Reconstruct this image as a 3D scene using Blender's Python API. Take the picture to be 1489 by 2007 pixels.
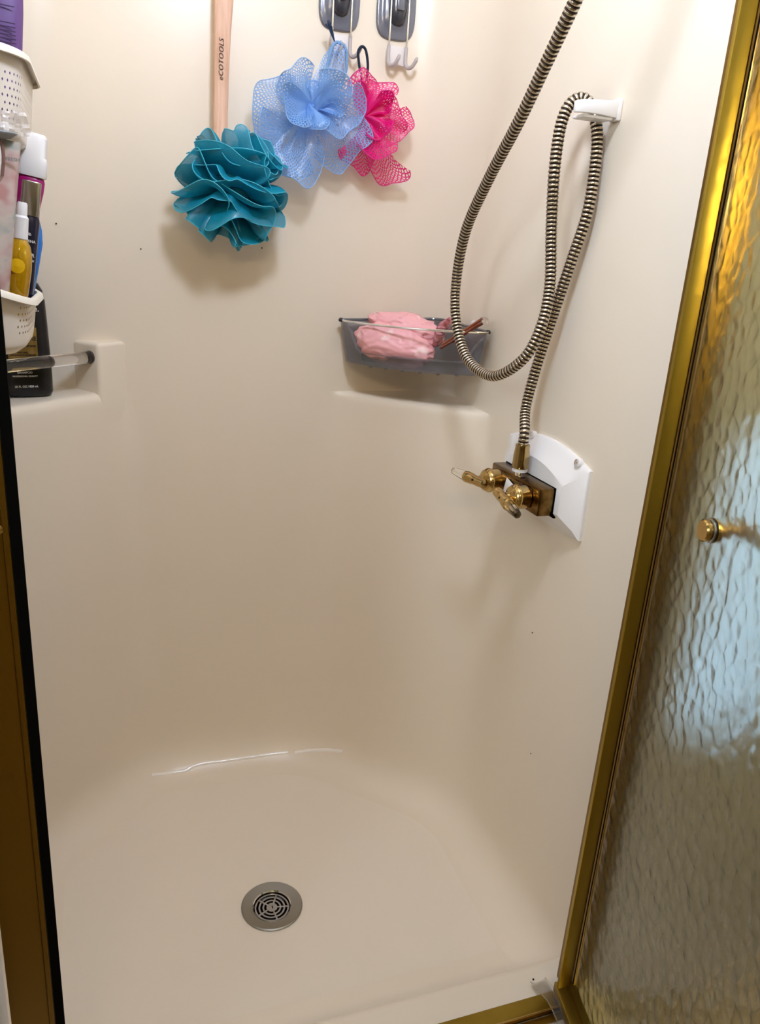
import bpy, bmesh, math, random
from mathutils import Vector, Matrix, noise

for o in list(bpy.data.objects):
    bpy.data.objects.remove(o)
scene = bpy.context.scene
COL = scene.collection
PI = math.pi

# ------------------------------------------------------------------ camera
CAM_H = 1.1079
CX = Vector((0.94406, -0.32322, 0.06536))      # camera right
CY = Vector((-0.04419, -0.32043, -0.94624))    # camera down
CZ = Vector((0.32679, 0.89042, -0.31679))      # camera forward
cd = bpy.data.cameras.new('camera')
cam = bpy.data.objects.new('camera', cd)
COL.objects.link(cam)
cd.sensor_fit = 'VERTICAL'
cd.sensor_height = 24.0
cd.lens = 24.0 * 1500.0 / 2007.0
cd.clip_start = 0.02
m = Matrix.Identity(4)
for i in range(3):
    m[i][0] = CX[i]; m[i][1] = -CY[i]; m[i][2] = -CZ[i]
m[2][3] = CAM_H
cam.matrix_world = m
scene.camera = cam

# ------------------------------------------------------------------ light, world, exposure
vs = scene.view_settings
vs.view_transform = 'Standard'
vs.look = 'None'
vs.gamma = 1.0
vs.use_curve_mapping = False
vs.exposure = 0.17
cyc = scene.cycles
cyc.max_bounces = 8
cyc.transmission_bounces = 6
cyc.glossy_bounces = 3
cyc.caustics_reflective = False
cyc.caustics_refractive = False
cyc.adaptive_threshold = 0.05
w = bpy.data.worlds.new('world')
scene.world = w
w.use_nodes = True
w.node_tree.nodes['Background'].inputs[0].default_value = (0.9, 0.95, 1.0, 1)
w.node_tree.nodes['Background'].inputs[1].default_value = 0.05


def area(name, loc, target, size, power, color, shape='DISK', size_y=None, spread=PI):
    l = bpy.data.lights.new(name, 'AREA')
    l.energy = power; l.color = color; l.shape = shape; l.size = size
    if size_y: l.size_y = size_y
    l.spread = spread
    o = bpy.data.objects.new(name, l)
    COL.objects.link(o)
    o.location = loc
    o.rotation_euler = (Vector(target) - Vector(loc)).to_track_quat('-Z', 'Y').to_euler()
    return o


area('warm_room_fill', (-0.15, -0.9, 1.85), (0.2, 1.2, 0.9), 0.7, 5.6, (1.0, 0.77, 0.47), 'RECTANGLE', 0.15)  # warm fill added behind the viewer, without a fixture
area('blue_patch_beam', (0.92, -1.70, 1.45), (0.80, 0.71, 0.70), 0.10, 3.2, (0.32, 0.56, 1.0), 'RECTANGLE', 0.42, math.radians(2.5))  # narrow blue beam added to make the cool patch behind the door glass
area('cool_side_fill', (-1.22, -0.25, 1.55), (0.66, 0.92, 1.05), 0.5, 2.9, (0.70, 0.85, 1.0), 'RECTANGLE', 0.7, math.radians(70))  # cool fill added from the left to brighten the right wall


# ------------------------------------------------------------------ helpers
def at(px, py, axis, val):
    """point on the line of sight of photograph pixel (1489x2007) at a real distance"""
    v = CX * (px - 744.5) + CY * (py - 1003.5) + CZ * 1500.0
    C = Vector((0, 0, CAM_H))
    i = 'xyz'.index(axis)
    return C + v * ((val - C[i]) / v[i])


def lin(h):
    h = h.lstrip('#')
    out = []
    for i in (0, 2, 4):
        c = int(h[i:i + 2], 16) / 255
        out.append(c / 12.92 if c <= 0.04045 else ((c + 0.055) / 1.055) ** 2.4)
    return (*out, 1)


MATS = {}


def mat(name, color, rough=0.5, metal=0.0, alpha=1.0, trans=0.0, ior=1.45, coat=0.0, spec=0.5, bump=None, vary=None, sss=0.0):
    if name in MATS: return MATS[name]
    mt = bpy.data.materials.new(name)
    mt.use_nodes = True
    nt = mt.node_tree
    b = nt.nodes['Principled BSDF']
    col = lin(color) if isinstance(color, str) else color
    b.inputs['Base Color'].default_value = col
    b.inputs['Roughness'].default_value = rough
    b.inputs['Metallic'].default_value = metal
    b.inputs['Alpha'].default_value = alpha
    b.inputs['Transmission Weight'].default_value = trans
    b.inputs['IOR'].default_value = ior
    b.inputs['Coat Weight'].default_value = coat
    b.inputs['Specular IOR Level'].default_value = spec
    tc = nt.nodes.new('ShaderNodeTexCoord')
    if vary:                      # (scale, second colour, stretch)
        sc, c2, st, lo_, hi_ = (*vary, 0.38, 0.62)[:5] if len(vary) == 3 else vary
        n = nt.nodes.new('ShaderNodeTexNoise'); n.inputs['Scale'].default_value = sc
        n.inputs['Detail'].default_value = 4
        mp = nt.nodes.new('ShaderNodeMapping'); mp.inputs['Scale'].default_value = st
        nt.links.new(tc.outputs['Object'], mp.inputs['Vector'])
        nt.links.new(mp.outputs['Vector'], n.inputs['Vector'])
        mx = nt.nodes.new('ShaderNodeMix'); mx.data_type = 'RGBA'
        mx.inputs['A'].default_value = col
        mx.inputs['B'].default_value = lin(c2) if isinstance(c2, str) else c2
        rp = nt.nodes.new('ShaderNodeValToRGB')
        rp.color_ramp.elements[0].position = lo_; rp.color_ramp.elements[1].position = hi_
        nt.links.new(n.outputs['Fac'], rp.inputs['Fac'])
        nt.links.new(rp.outputs['Color'], mx.inputs['Factor'])
        nt.links.new(mx.outputs['Result'], b.inputs['Base Color'])
    if bump:                      # (scale, strength, distance)
        n = nt.nodes.new('ShaderNodeTexNoise'); n.inputs['Scale'].default_value = bump[0]
        nt.links.new(tc.outputs['Object'], n.inputs['Vector'])
        bp = nt.nodes.new('ShaderNodeBump')
        bp.inputs['Strength'].default_value = bump[1]; bp.inputs['Distance'].default_value = bump[2]
        nt.links.new(n.outputs['Fac'], bp.inputs['Height'])
        nt.links.new(bp.outputs['Normal'], b.inputs['Normal'])
    MATS[name] = mt
    return mt


def net_mat(name, color, cover, pitch, rim=None):
    """fine knitted net: strands and holes laid out on the cloth's own UVs (metres)"""
    mt = bpy.data.materials.new(name); mt.use_nodes = True
    nt = mt.node_tree; L = nt.links.new
    for n in list(nt.nodes): nt.nodes.remove(n)
    out = nt.nodes.new('ShaderNodeOutputMaterial')
    uv = nt.nodes.new('ShaderNodeTexCoord')
    mp = nt.nodes.new('ShaderNodeMapping')
    mp.inputs['Rotation'].default_value = (0, 0, 0.6)
    mp.inputs['Scale'].default_value = (1 / pitch, 0.7 / pitch, 1)
    L(uv.outputs['UV'], mp.inputs['Vector'])
    vo = nt.nodes.new('ShaderNodeTexVoronoi'); vo.feature = 'DISTANCE_TO_EDGE'
    vo.inputs['Scale'].default_value = 1.0
    vo.inputs['Randomness'].default_value = 0.45
    vo.voronoi_dimensions = '2D'
    L(mp.outputs['Vector'], vo.inputs['Vector'])
    mr = nt.nodes.new('ShaderNodeMapRange')
    mr.inputs['From Min'].default_value = cover - 0.06; mr.inputs['From Max'].default_value = cover + 0.06
    mr.inputs['To Min'].default_value = 1.0; mr.inputs['To Max'].default_value = 0.22
    sp_ = nt.nodes.new('ShaderNodeSeparateXYZ'); L(uv.outputs['UV'], sp_.inputs[0])
    den = nt.nodes.new('ShaderNodeMapRange')
    den.inputs['From Min'].default_value = 0.015; den.inputs['From Max'].default_value = 0.06
    den.inputs['To Min'].default_value = 0.45; den.inputs['To Max'].default_value = 0.0
    L(sp_.outputs[1], den.inputs['Value'])
    sb_ = nt.nodes.new('ShaderNodeMath'); sb_.operation = 'SUBTRACT'
    L(vo.outputs['Distance'], sb_.inputs[0]); L(den.outputs[0], sb_.inputs[1])
    L(sb_.outputs[0], mr.inputs['Value'])
    c = lin(color)
    d = nt.nodes.new('ShaderNodeBsdfDiffuse'); d.inputs[0].default_value = c
    t = nt.nodes.new('ShaderNodeBsdfTranslucent'); t.inputs[0].default_value = c
    g = nt.nodes.new('ShaderNodeBsdfGlossy'); g.inputs['Roughness'].default_value = 0.35
    a = nt.nodes.new('ShaderNodeMixShader'); a.inputs[0].default_value = 0.4
    L(d.outputs[0], a.inputs[1]); L(t.outputs[0], a.inputs[2])
    a2 = nt.nodes.new('ShaderNodeMixShader'); a2.inputs[0].default_value = 0.06
    L(a.outputs[0], a2.inputs[1]); L(g.outputs[0], a2.inputs[2])
    tr = nt.nodes.new('ShaderNodeBsdfTransparent')
    s = nt.nodes.new('ShaderNodeMixShader')
    L(mr.outputs[0], s.inputs[0]); L(tr.outputs[0], s.inputs[1]); L(a2.outputs[0], s.inputs[2])
    L(s.outputs[0], out.inputs[0])
    return mt


ORG = {}


def empty(name, loc, label, cat, group=None):
    o = bpy.data.objects.new(name, None)
    COL.objects.link(o)
    o.location = loc
    o.empty_display_size = 0.02
    ORG[o] = Vector(loc)
    tag(o, label, cat, group)
    return o


def tag(o, label=None, cat=None, group=None, kind=None):
    if label: o['label'] = label
    if cat: o['category'] = cat
    if group: o['group'] = group
    if kind: o['kind'] = kind
    return o


def obj(name, bm, material, parent=None, smooth=True, angle=40, kind=None, origin=None):
    """bm is in world space; becomes one mesh object, under parent if given"""
    if parent is not None: org = ORG[parent]
    elif origin is not None: org = Vector(origin)
    else: org = Vector((0, 0, 0))
    bmesh.ops.translate(bm, verts=bm.verts, vec=-org)
    me = bpy.data.meshes.new(name)
    bm.normal_update()
    if smooth:
        for f in bm.faces: f.smooth = True
        ca = math.radians(angle)
        for e in bm.edges:
            if len(e.link_faces) == 2 and e.calc_face_angle(0) > ca: e.smooth = False
    bm.to_mesh(me); bm.free()
    mats = material if isinstance(material, (list, tuple)) else [material]
    for mm in mats: me.materials.append(mm)
    o = bpy.data.objects.new(name, me)
    COL.objects.link(o)
    if parent is not None:
        o.parent = parent
    else:
        o.location = org
    ORG[o] = org
    if kind: o['kind'] = kind
    return o


def add_box(bm, c, s, rot=None, bevel=0.0, seg=2):
    mtx = Matrix.Translation(Vector(c)) @ (rot.to_4x4() if rot else Matrix.Identity(4)) @ Matrix.Diagonal((s[0], s[1], s[2], 1))
    r = bmesh.ops.create_cube(bm, size=1.0, matrix=mtx)
    if bevel > 0:
        es = set()
        for v in r['verts']: es.update(v.link_edges)
        bmesh.ops.bevel(bm, geom=list(es), offset=bevel, segments=seg, affect='EDGES', profile=0.5)


def box(c, s, rot=None, bevel=0.0, seg=2):
    bm = bmesh.new(); add_box(bm, c, s, rot, bevel, seg); return bm


def frame(z):
    z = z.normalized()
    a = Vector((0, 0, 1)) if abs(z.z) < 0.95 else Vector((0, 1, 0))
    x = a.cross(z).normalized()
    return x, z.cross(x), z


def add_lathe(bm, prof, base, axis, n=24, sx=1.0, sy=1.0, xdir=None, cap=True):
    """prof: [(r, h)] along axis from base"""
    x, y, z = frame(Vector(axis))
    if xdir is not None:
        x = Vector(xdir); x = (x - z * x.dot(z)).normalized(); y = z.cross(x)
    base = Vector(base)
    rings = []
    for r, h in prof:
        rings.append([bm.verts.new(base + z * h + x * (r * sx * math.cos(2 * PI * k / n)) + y * (r * sy * math.sin(2 * PI * k / n))) for k in range(n)])
    for a, b in zip(rings, rings[1:]):
        for k in range(n):
            bm.faces.new((a[k], a[(k + 1) % n], b[(k + 1) % n], b[k]))
    if cap:
        if prof[0][0] > 1e-5: bm.faces.new(rings[0][::-1])
        if prof[-1][0] > 1e-5: bm.faces.new(rings[-1])
    return rings


def lathe(*a, **k):
    bm = bmesh.new(); add_lathe(bm, *a, **k); return bm


def catmull(pts, step):
    P = [Vector(p) for p in pts]
    P = [P[0] * 2 - P[1]] + P + [P[-1] * 2 - P[-2]]
    out = []
    for i in range(1, len(P) - 2):
        for k in range(40):
            t = k / 40
            a, b, c, d = P[i - 1:i + 3]
            out.append(0.5 * ((2 * b) + (c - a) * t + (2 * a - 5 * b + 4 * c - d) * t * t + (3 * b - a - 3 * c + d) * t ** 3))
    out.append(P[-2])
    res = [out[0]]; acc = 0
    for a, b in zip(out, out[1:]):
        seg = (b - a).length
        if seg < 1e-9: continue
        pos = 0
        while acc + (seg - pos) >= step:
            pos += step - acc; acc = 0
            res.append(a + (b - a) * (pos / seg))
        acc += seg - pos
    return res


def add_tube(bm, path, rad, n=10, cap=True, matfun=None):
    path = [Vector(p) for p in path]
    tang = []
    for i in range(len(path)):
        a = path[max(0, i - 1)]; b = path[min(len(path) - 1, i + 1)]
        tang.append((b - a).normalized())
    x, y, z = frame(tang[0])
    rings = []
    for i, p in enumerate(path):
        t = tang[i]
        x = (x - t * x.dot(t)).normalized(); y = t.cross(x)
        r = rad(i) if callable(rad) else rad
        rings.append([bm.verts.new(p + x * (r * math.cos(2 * PI * k / n)) + y * (r * math.sin(2 * PI * k / n))) for k in range(n)])
    for i, (a, b) in enumerate(zip(rings, rings[1:])):
        for k in range(n):
            f = bm.faces.new((a[k], a[(k + 1) % n], b[(k + 1) % n], b[k]))
            if matfun: f.material_index = matfun(i)
    if cap:
        bm.faces.new(rings[0][::-1]); bm.faces.new(rings[-1])


def tube(*a, **k):
    bm = bmesh.new(); add_tube(bm, *a, **k); return bm


def add_loft(bm, sections, closed=True, cap0=False, cap1=False):
    rings = [[bm.verts.new(p) for p in s] for s in sections]
    n = len(rings[0])
    for a, b in zip(rings, rings[1:]):
        for k in range(n if closed else n - 1):
            bm.faces.new((a[k], a[(k + 1) % n], b[(k + 1) % n], b[k]))
    if cap0: bm.faces.new(rings[0][::-1])
    if cap1: bm.faces.new(rings[-1])
    return rings


def superel(rx, ry, n, z, k=32):
    out = []
    for i in range(k):
        a = 2 * PI * i / k
        c, s = math.cos(a), math.sin(a)
        out.append(Vector((rx * math.copysign(abs(c) ** (2 / n), c), ry * math.copysign(abs(s) ** (2 / n), s), z)))
    return out


def prism(pts2, axis_pts):
    """pts2: list of (a,b) outline; axis_pts: (origin, A, B, N, thickness)"""
    o, A, B, N, t = axis_pts
    bm = bmesh.new()
    lo = [bm.verts.new(o + A * a + B * b) for a, b in pts2]
    hi = [bm.verts.new(o + A * a + B * b + N * t) for a, b in pts2]
    n = len(lo)
    bm.faces.new(lo[::-1]); bm.faces.new(hi)
    for k in range(n): bm.faces.new((lo[k], lo[(k + 1) % n], hi[(k + 1) % n], hi[k]))
    bmesh.ops.recalc_face_normals(bm, faces=bm.faces)
    return bm


def bevel_all(bm, off, seg=3, ang=30):
    es = [e for e in bm.edges if len(e.link_faces) == 2 and e.calc_face_angle(0) > math.radians(ang)]
    bmesh.ops.bevel(bm, geom=es, offset=off, segments=seg, affect='EDGES', profile=0.5)
    return bm


def text_bm(txt, size, origin, xdir, ydir, align='CENTER', bold=0.0, space=1.0, shear=0.0):
    cu = bpy.data.curves.new('txt', 'FONT')
    cu.body = txt; cu.size = size; cu.align_x = align; cu.offset = bold; cu.space_character = space
    cu.shear = shear; cu.extrude = 0.0002; cu.resolution_u = 3
    o = bpy.data.objects.new('txt', cu); COL.objects.link(o)
    dg = bpy.context.evaluated_depsgraph_get()
    me = bpy.data.meshes.new_from_object(o.evaluated_get(dg))
    bm = bmesh.new(); bm.from_mesh(me)
    bpy.data.objects.remove(o); bpy.data.curves.remove(cu); bpy.data.meshes.remove(me)
    X = Vector(xdir).normalized(); Y = Vector(ydir).normalized(); Z = X.cross(Y)
    mm = Matrix.Identity(4)
    for i in range(3):
        mm[i][0] = X[i]; mm[i][1] = Y[i]; mm[i][2] = Z[i]; mm[i][3] = Vector(origin)[i]
    bmesh.ops.transform(bm, matrix=mm, verts=bm.verts)
    for f in bm.faces: f.material_index = 0
    return bm


# ------------------------------------------------------------------ materials
STALL = mat('gelcoat_cream', (0.83, 0.722, 0.575, 1), 0.3, spec=0.45)
PAN = mat('gelcoat_pan', (0.84, 0.738, 0.60, 1), 0.36, spec=0.4, bump=(420, 0.12, 0.001))
PAINT = mat('room_paint', '#b9a982', 0.7)
CEIL = mat('ceiling_paint', '#e9e6df', 0.8)
TILEF = mat('bath_floor_vinyl', '#a89676', 0.5, vary=(6, '#8d7c60', (1, 1, 1)))
BRASS = mat('brushed_brass', (0.42, 0.30, 0.055, 1), 0.36, 1.0, vary=(9, (0.33, 0.23, 0.035, 1), (1, 1, 0.15)), bump=(30, 0.05, 0.002))
BRASS_D = mat('dark_brass', (0.25, 0.145, 0.02, 1), 0.4, 1.0)
BRASS_P = mat('polished_brass', (0.56, 0.39, 0.15, 1), 0.17, 1.0)
BRASS_A = mat('antique_brass', (0.26, 0.155, 0.05, 1), 0.24, 1.0, vary=(60, (0.12, 0.065, 0.02, 1), (1, 0.2, 1)))
HOSE_L = mat('hose_ridge_metal', (0.66, 0.58, 0.46, 1), 0.24, 1.0)
HOSE_D = mat('hose_groove', (0.035, 0.022, 0.012, 1), 0.45, 0.6)
CHROME = mat('chrome', (0.80, 0.80, 0.80, 1), 0.12, 1.0)
STEEL = mat('satin_steel', (0.33, 0.315, 0.28, 1), 0.38, 1.0)
STEEL_L = mat('grate_steel', (0.42, 0.41, 0.41, 1), 0.28, 1.0)
BLACK = mat('black_void', (0.004, 0.004, 0.004, 1), 0.6, spec=0.2)
RUBBER = mat('black_rubber', (0.003, 0.003, 0.003, 1), 0.85, spec=0.05)
WHITEP = mat('white_plastic', '#eee9e4', 0.32)
CREAMP = mat('cream_plastic', '#eadfcb', 0.4)
ACRYL = mat('clear_acrylic', (0.97, 0.97, 0.95, 1), 0.04, trans=1.0, ior=1.49)
CLEARV = mat('clear_vinyl', (0.95, 0.93, 0.88, 1), 0.08, trans=0.9, ior=1.3, alpha=0.55)
GREYSUC = mat('smoke_grey_vinyl', (0.17, 0.17, 0.20, 1), 0.22, alpha=0.86, coat=0.4)
GREYD = mat('dark_grey_plastic', (0.035, 0.036, 0.045, 1), 0.25, coat=0.4)
CADDYP = mat('smoke_grey_plastic', (0.19, 0.185, 0.20, 1), 0.14, alpha=0.46, coat=0.5)
WOOD = mat('pale_beech', '#e0b79c', 0.5, vary=(22, '#d0a283', (6, 6, 0.5)))
INK = mat('dark_ink', '#3a2418', 0.6)
NAVYC = mat('navy_cord', '#1c3350', 0.8, bump=(900, 0.8, 0.002))
BLUEC = mat('pale_blue_cord', '#7fa6cf', 0.8, bump=(900, 0.8, 0.002))

# ------------------------------------------------------------------ the stall: one moulded shell in three walls, pan and threshold
XL, XR, YB, YF = -0.19, 0.66, 1.48, 0.735


def plan(z, cl, cr, rl, rr, ins=0.0):
    xl, xr, yb = XL + ins, XR - ins, YB - ins
    cl -= 0.586 * ins; cr -= 0.586 * ins
    rl = max(rl - ins, 0.004); rr = max(rr - ins, 0.004)
    rl = min(rl, 1.66 * cl); rr = min(rr, 1.66 * cr)
    V = [Vector((xl, YF)), Vector((xl, yb - cl)), Vector((xl + cl, yb)), Vector((xr - cr, yb)), Vector((xr, yb - cr)), Vector((xr, YF))]
    rad = [0, rl, rl, rr, rr, 0]
    pts = []
    marks = []
    for i, v in enumerate(V):
        if rad[i] == 0:
            new = [v]
        else:
            a = (V[i - 1] - v).normalized(); b = (V[i + 1] - v).normalized()
            t = rad[i] * math.tan(PI / 8)
            p0 = v + a * t; p1 = v + b * t
            cen = v + (a + b).normalized() * (rad[i] / math.cos(PI / 8))
            a0 = math.atan2(p0.y - cen.y, p0.x - cen.x); a1 = math.atan2(p1.y - cen.y, p1.x - cen.x)
            d = (a1 - a0 + PI) % (2 * PI) - PI
            new = [Vector((cen.x + rad[i] * math.cos(a0 + d * k / 8), cen.y + rad[i] * math.sin(a0 + d * k / 8))) for k in range(9)]
        if pts:
            sub = {1: 6, 2: 5, 3: 8, 4: 5, 5: 8}[i]
            a, b = pts[-1], new[0]
            for k in range(1, sub): pts.append(a.lerp(b, k / sub))
        pts += new
    return [Vector((p.x, p.y, z)) for p in pts]


sections = []
R = 0.075
for k in range(0, 9):
    th = PI / 2 * k / 8
    sections.append(plan(R * (1 - math.cos(th)), 0.235, 0.275, 0.16, 0.24, R * (1 - math.sin(th))))
FLOOR_EDGE = sections[0]
for z in (0.12, 0.2, 0.3, 0.4, 0.5, 0.6, 0.7, 0.78):
    t = (z - 0.07) / 0.76
    sections.append(plan(z, 0.235 - 0.015 * t, 0.27 - 0.05 * t, 0.15 - 0.08 * t, 0.22 - 0.14 * t))
for z, c in ((0.812, .22), (0.826, .2195), (0.835, .217), (0.8405, .212), (0.8430, .205), (0.8440, .196), (0.8445, .18), (0.8450, .15), (0.8455, .11), (0.846, .085), (0.8475, .07), (0.852, .058), (0.862, .050), (0.88, .045)):
    sections.append(plan(z, c, c, min(.03 if c > .06 else .07, c * 1.6), min(.07, c * 1.6)))
for z in (0.95, 1.05, 1.15, 1.25, 1.35, 1.45, 1.6, 1.8, 2.0, 2.11):
    c = 0.042 + 0.05 * min(1, max(0, (z - 0.95) / 0.55))
    sections.append(plan(z, c, c, c * 1.6, c * 1.6))
# columns: 0 | 6..14 | 19..27 | 35..43 | 48..56 | 64
NP = len(sections[0])
CUT_A, CUT_B = 29, 33      # on the flat of the back wall


def wall_part(name, i0, i1):
    bm = bmesh.new()
    add_loft(bm, [s[i0:i1 + 1] for s in sections], closed=False)
    bmesh.ops.reverse_faces(bm, faces=bm.faces)
    return tag(obj(name, bm, STALL, angle=70), kind='structure')


wall_left = wall_part('wall_left', 0, CUT_A)
wall_back = wall_part('wall_back', CUT_A, CUT_B)
wall_right = wall_part('wall_right', CUT_B, NP - 1)
tag(wall_left, 'cream moulded shower wall with a shampoo ledge in its corner')
tag(wall_back, 'cream moulded back wall of the shower stall')
tag(wall_right, 'cream moulded shower wall carrying the brass faucet')

# blocks that hold the acrylic rail over the shampoo ledge
e45 = Vector((0.7071, -0.7071, 0)) * 0.0007
for pts, key in ((((0.048, 1.498), (-0.015, 1.435), (-0.062, 1.486)), (-0.015, 1.435)), (((-0.148, 1.302), (-0.197, 1.253), (-0.197, 1.351)), (-0.148, 1.302))):
    bm = prism(pts, (Vector((0, 0, 0.795)) + e45, Vector((1, 0, 0)), Vector((0, 1, 0)), Vector((0, 0, 1)), 0.137))
    es = []
    for e in bm.edges:
        a, c = e.verts[0].co - e45, e.verts[1].co - e45
        top = min(a.z, c.z) > 0.9
        vert = abs(a.x - key[0]) < 1e-4 and abs(c.x - key[0]) < 1e-4
        if top or vert: es.append(e)
    bmesh.ops.bevel(bm, geom=es, offset=0.008, segments=4, affect='EDGES', profile=0.5)
    obj('rail_block', bm, STALL, wall_left, angle=50)

# specks on the walls
for (px, py, ax, v, par) in ((110, 438, 'y', 1.478, wall_left), (260, 1333, 'y', 1.478, wall_left), (1043, 1240, 'x', 0.6595, wall_right),
                             (1040, 1477, 'x', 0.6595, wall_right), (513, 486, 'y', 1.4795, wall_back), (276, 488, 'y', 1.4795, wall_left)):
    p = at(px, py, ax, v)
    nrm = Vector((0, -1, 0)) if ax == 'y' else Vector((-1, 0, 0))
    obj('speck', lathe([(0.0013, 0), (0.0009, 0.0006), (0.0003, 0.0008)], p, nrm, 8), BLACK, par)

# pan
bm = bmesh.new()
dc = Vector((0.235, 1.061, -0.012))
edge = [Vector((p.x, p.y, 0)) for p in FLOOR_EDGE]
fr0, fr1 = edge[-1], edge[0]
for k in range(1, 12): edge.append(fr0.lerp(fr1, k / 12))
secs = []
for k in range(13):
    t = k / 12
    ring = []
    for p in edge:
        d = (p - Vector((dc.x, dc.y, 0))); d.z = 0
        rim = Vector((dc.x, dc.y, 0)) + d.normalized() * 0.044
        q = Vector((p.x, p.y, 0)).lerp(rim, t)
        q.z = dc.z * (t ** 1.2)
        ring.append(q)
    secs.append(ring)
add_loft(bm, secs, closed=True)
bmesh.ops.reverse_faces(bm, faces=bm.faces)
bm.normal_update()
if sum(f.normal.z for f in bm.faces) < 0: bmesh.ops.reverse_faces(bm, faces=bm.faces)
floor = tag(obj('floor', bm, PAN, angle=80), 'cream moulded shower pan sloping to the round drain', kind='structure')

# threshold
prof = [(0.860, 0.0005)]
for k in range(1, 7):
    a = PI / 2 * k / 6
    prof.append((0.82 - 0.045 * math.sin(a), 0.045 - 0.045 * math.cos(a)))
for k in range(0, 6):
    a = PI / 2 * k / 5
    prof.append((0.757 + 0.018 * math.cos(a), 0.052 + 0.018 * math.sin(a)))
prof += [(0.70, 0.071), (0.645, 0.068), (0.632, 0.064), (0.626, 0.05), (0.624, -0.06)]
bm = bmesh.new()
add_loft(bm, [[Vector((x, y, z)) for y, z in prof] for x in (-0.20, 0.1, 0.4, 0.672)], closed=False)
bm.normal_update()
if sum(f.normal.z * f.calc_area() for f in bm.faces) < 0: bmesh.ops.reverse_faces(bm, faces=bm.faces)
tag(obj('trim_1', bm, STALL, angle=35), 'cream moulded threshold across the shower opening', kind='structure')

# added white gloss bead standing in for the highlight along the pan's back edge, laid on the shell's own surface
from mathutils.bvhtree import BVHTree
shell_v, shell_f = [], []
for so in (wall_left, wall_back, wall_right, floor):
    o_ = len(shell_v)
    shell_v += [v.co.copy() for v in so.data.vertices]
    shell_f += [[o_ + q for q in p.vertices] for p in so.data.polygons]
SHELL = BVHTree.FromPolygons(shell_v, shell_f)


def on_shell(px, py):
    d = CX * (px - 744.5) + CY * (py - 1003.5) + CZ * 1500.0
    h = SHELL.ray_cast(Vector((0, 0, CAM_H)), d.normalized())
    n = h[1] if h[1].dot(d) < 0 else -h[1]
    return h[0] - n * 0.0046


rng = random.Random(4)
highlight_mat = mat('highlight_white', '#f8f1e6', 0.2, ior=2.0)
for pp in ([(297, 1519), (330, 1515), (364, 1510), (373, 1504), (398, 1496), (440, 1491), (490, 1484), (530, 1478), (565, 1474)], [(578, 1475), (600, 1472), (622, 1470), (650, 1471), (675, 1474)]):
    path = catmull([on_shell(x, y) for x, y in pp], 0.005)
    jit = [rng.random() for _ in path]
    n_ = len(path)
    obj('highlight_bead', tube(path, lambda i: 0.0057 + 0.0009 * jit[i], 28), highlight_mat, floor)

# room around the stall
for nm, c, s, mt, lb in (('wall_front_left', (-0.73, 0.745, 1.0), (1.16, 0.07, 2.2), CEIL, 'pale wall beside the shower opening on the latch side'),
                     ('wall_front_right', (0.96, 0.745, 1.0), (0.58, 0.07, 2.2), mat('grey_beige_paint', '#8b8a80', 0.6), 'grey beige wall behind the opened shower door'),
                     ('wall_room_left', (-1.335, -0.5, 1.0), (0.07, 2.56, 2.2), PAINT, 'tan bathroom wall'),
                     ('wall_room_right', (1.285, -0.5, 1.0), (0.07, 2.56, 2.2), PAINT, 'tan bathroom wall on the hinge side'),
                     ('wall_room_back', (0.2, -1.815, 1.0), (3.2, 0.07, 2.2), PAINT, 'tan bathroom wall behind the viewer'),
                     ('floor_bathroom', (0.2, -0.57, -0.08), (3.2, 2.56, 0.04), TILEF, 'tan bathroom floor outside the stall'),
                     ('ceiling', (0.2, -0.15, 2.13), (3.4, 3.5, 0.06), CEIL, 'white bathroom ceiling')):
    tag(obj(nm, box(c, s), mt, smooth=False), lb, kind='structure')
win = tag(obj('added_window_1', box((0.92, -1.775, 1.45), (0.60, 0.03, 0.9), bevel=0.006), WHITEP), 'unseen white framed window added for the blue beam behind the viewer', kind='structure')  # unseen window, added only to go with the blue beam
wg = mat('frosted_pane', (0.55, 0.62, 0.68, 1), 0.3)
b = wg.node_tree.nodes['Principled BSDF']
b.inputs['Emission Color'].default_value = (0.7, 0.86, 1, 1); b.inputs['Emission Strength'].default_value = 0.0
for cz in (1.24, 1.66):
    obj('pane', box((0.92, -1.756, cz), (0.52, 0.008, 0.37)), wg, win)
win2 = tag(obj('added_window_2', box((-1.287, -0.25, 1.55), (0.03, 0.62, 0.82), bevel=0.006), WHITEP), 'unseen white framed side window added for the cool fill light', kind='structure')  # unseen window, added to go with the cool side fill
for cz in (1.36, 1.74):
    obj('pane', box((-1.268, -0.25, cz), (0.008, 0.52, 0.34)), wg, win2)
LAMP = Vector((0.27, 0.62, 1.80))
lamp = empty('ceiling_lamp', (LAMP.x, LAMP.y, 2.10), 'white globe lamp hanging over the shower opening', 'lamp')
obj('base', lathe([(0.06, 0), (0.06, 0.012), (0.03, 0.02)], (LAMP.x, LAMP.y, 2.10), (0, 0, -1), 32), WHITEP, lamp)
obj('stem', lathe([(0.008, 0.015), (0.008, 0.19), (0.03, 0.20), (0.035, 0.225)], (LAMP.x, LAMP.y, 2.10), (0, 0, -1), 20), BRASS_P, lamp)
em = mat('lamp_glass', (0.8, 0.8, 0.8, 1), 0.4)
b = em.node_tree.nodes['Principled BSDF']
b.inputs['Emission Color'].default_value = (0.69, 0.79, 1.0, 1); b.inputs['Emission Strength'].default_value = 89.0
obj('globe', lathe([(0.08 * math.sin(PI * k / 20) + (1e-6 if k in (0, 20) else 0), 0.08 - 0.08 * math.cos(PI * k / 20)) for k in range(0, 21, 2)], LAMP + Vector((0, 0, 0.08)), (0, 0, -1), 16), em, lamp)

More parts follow.
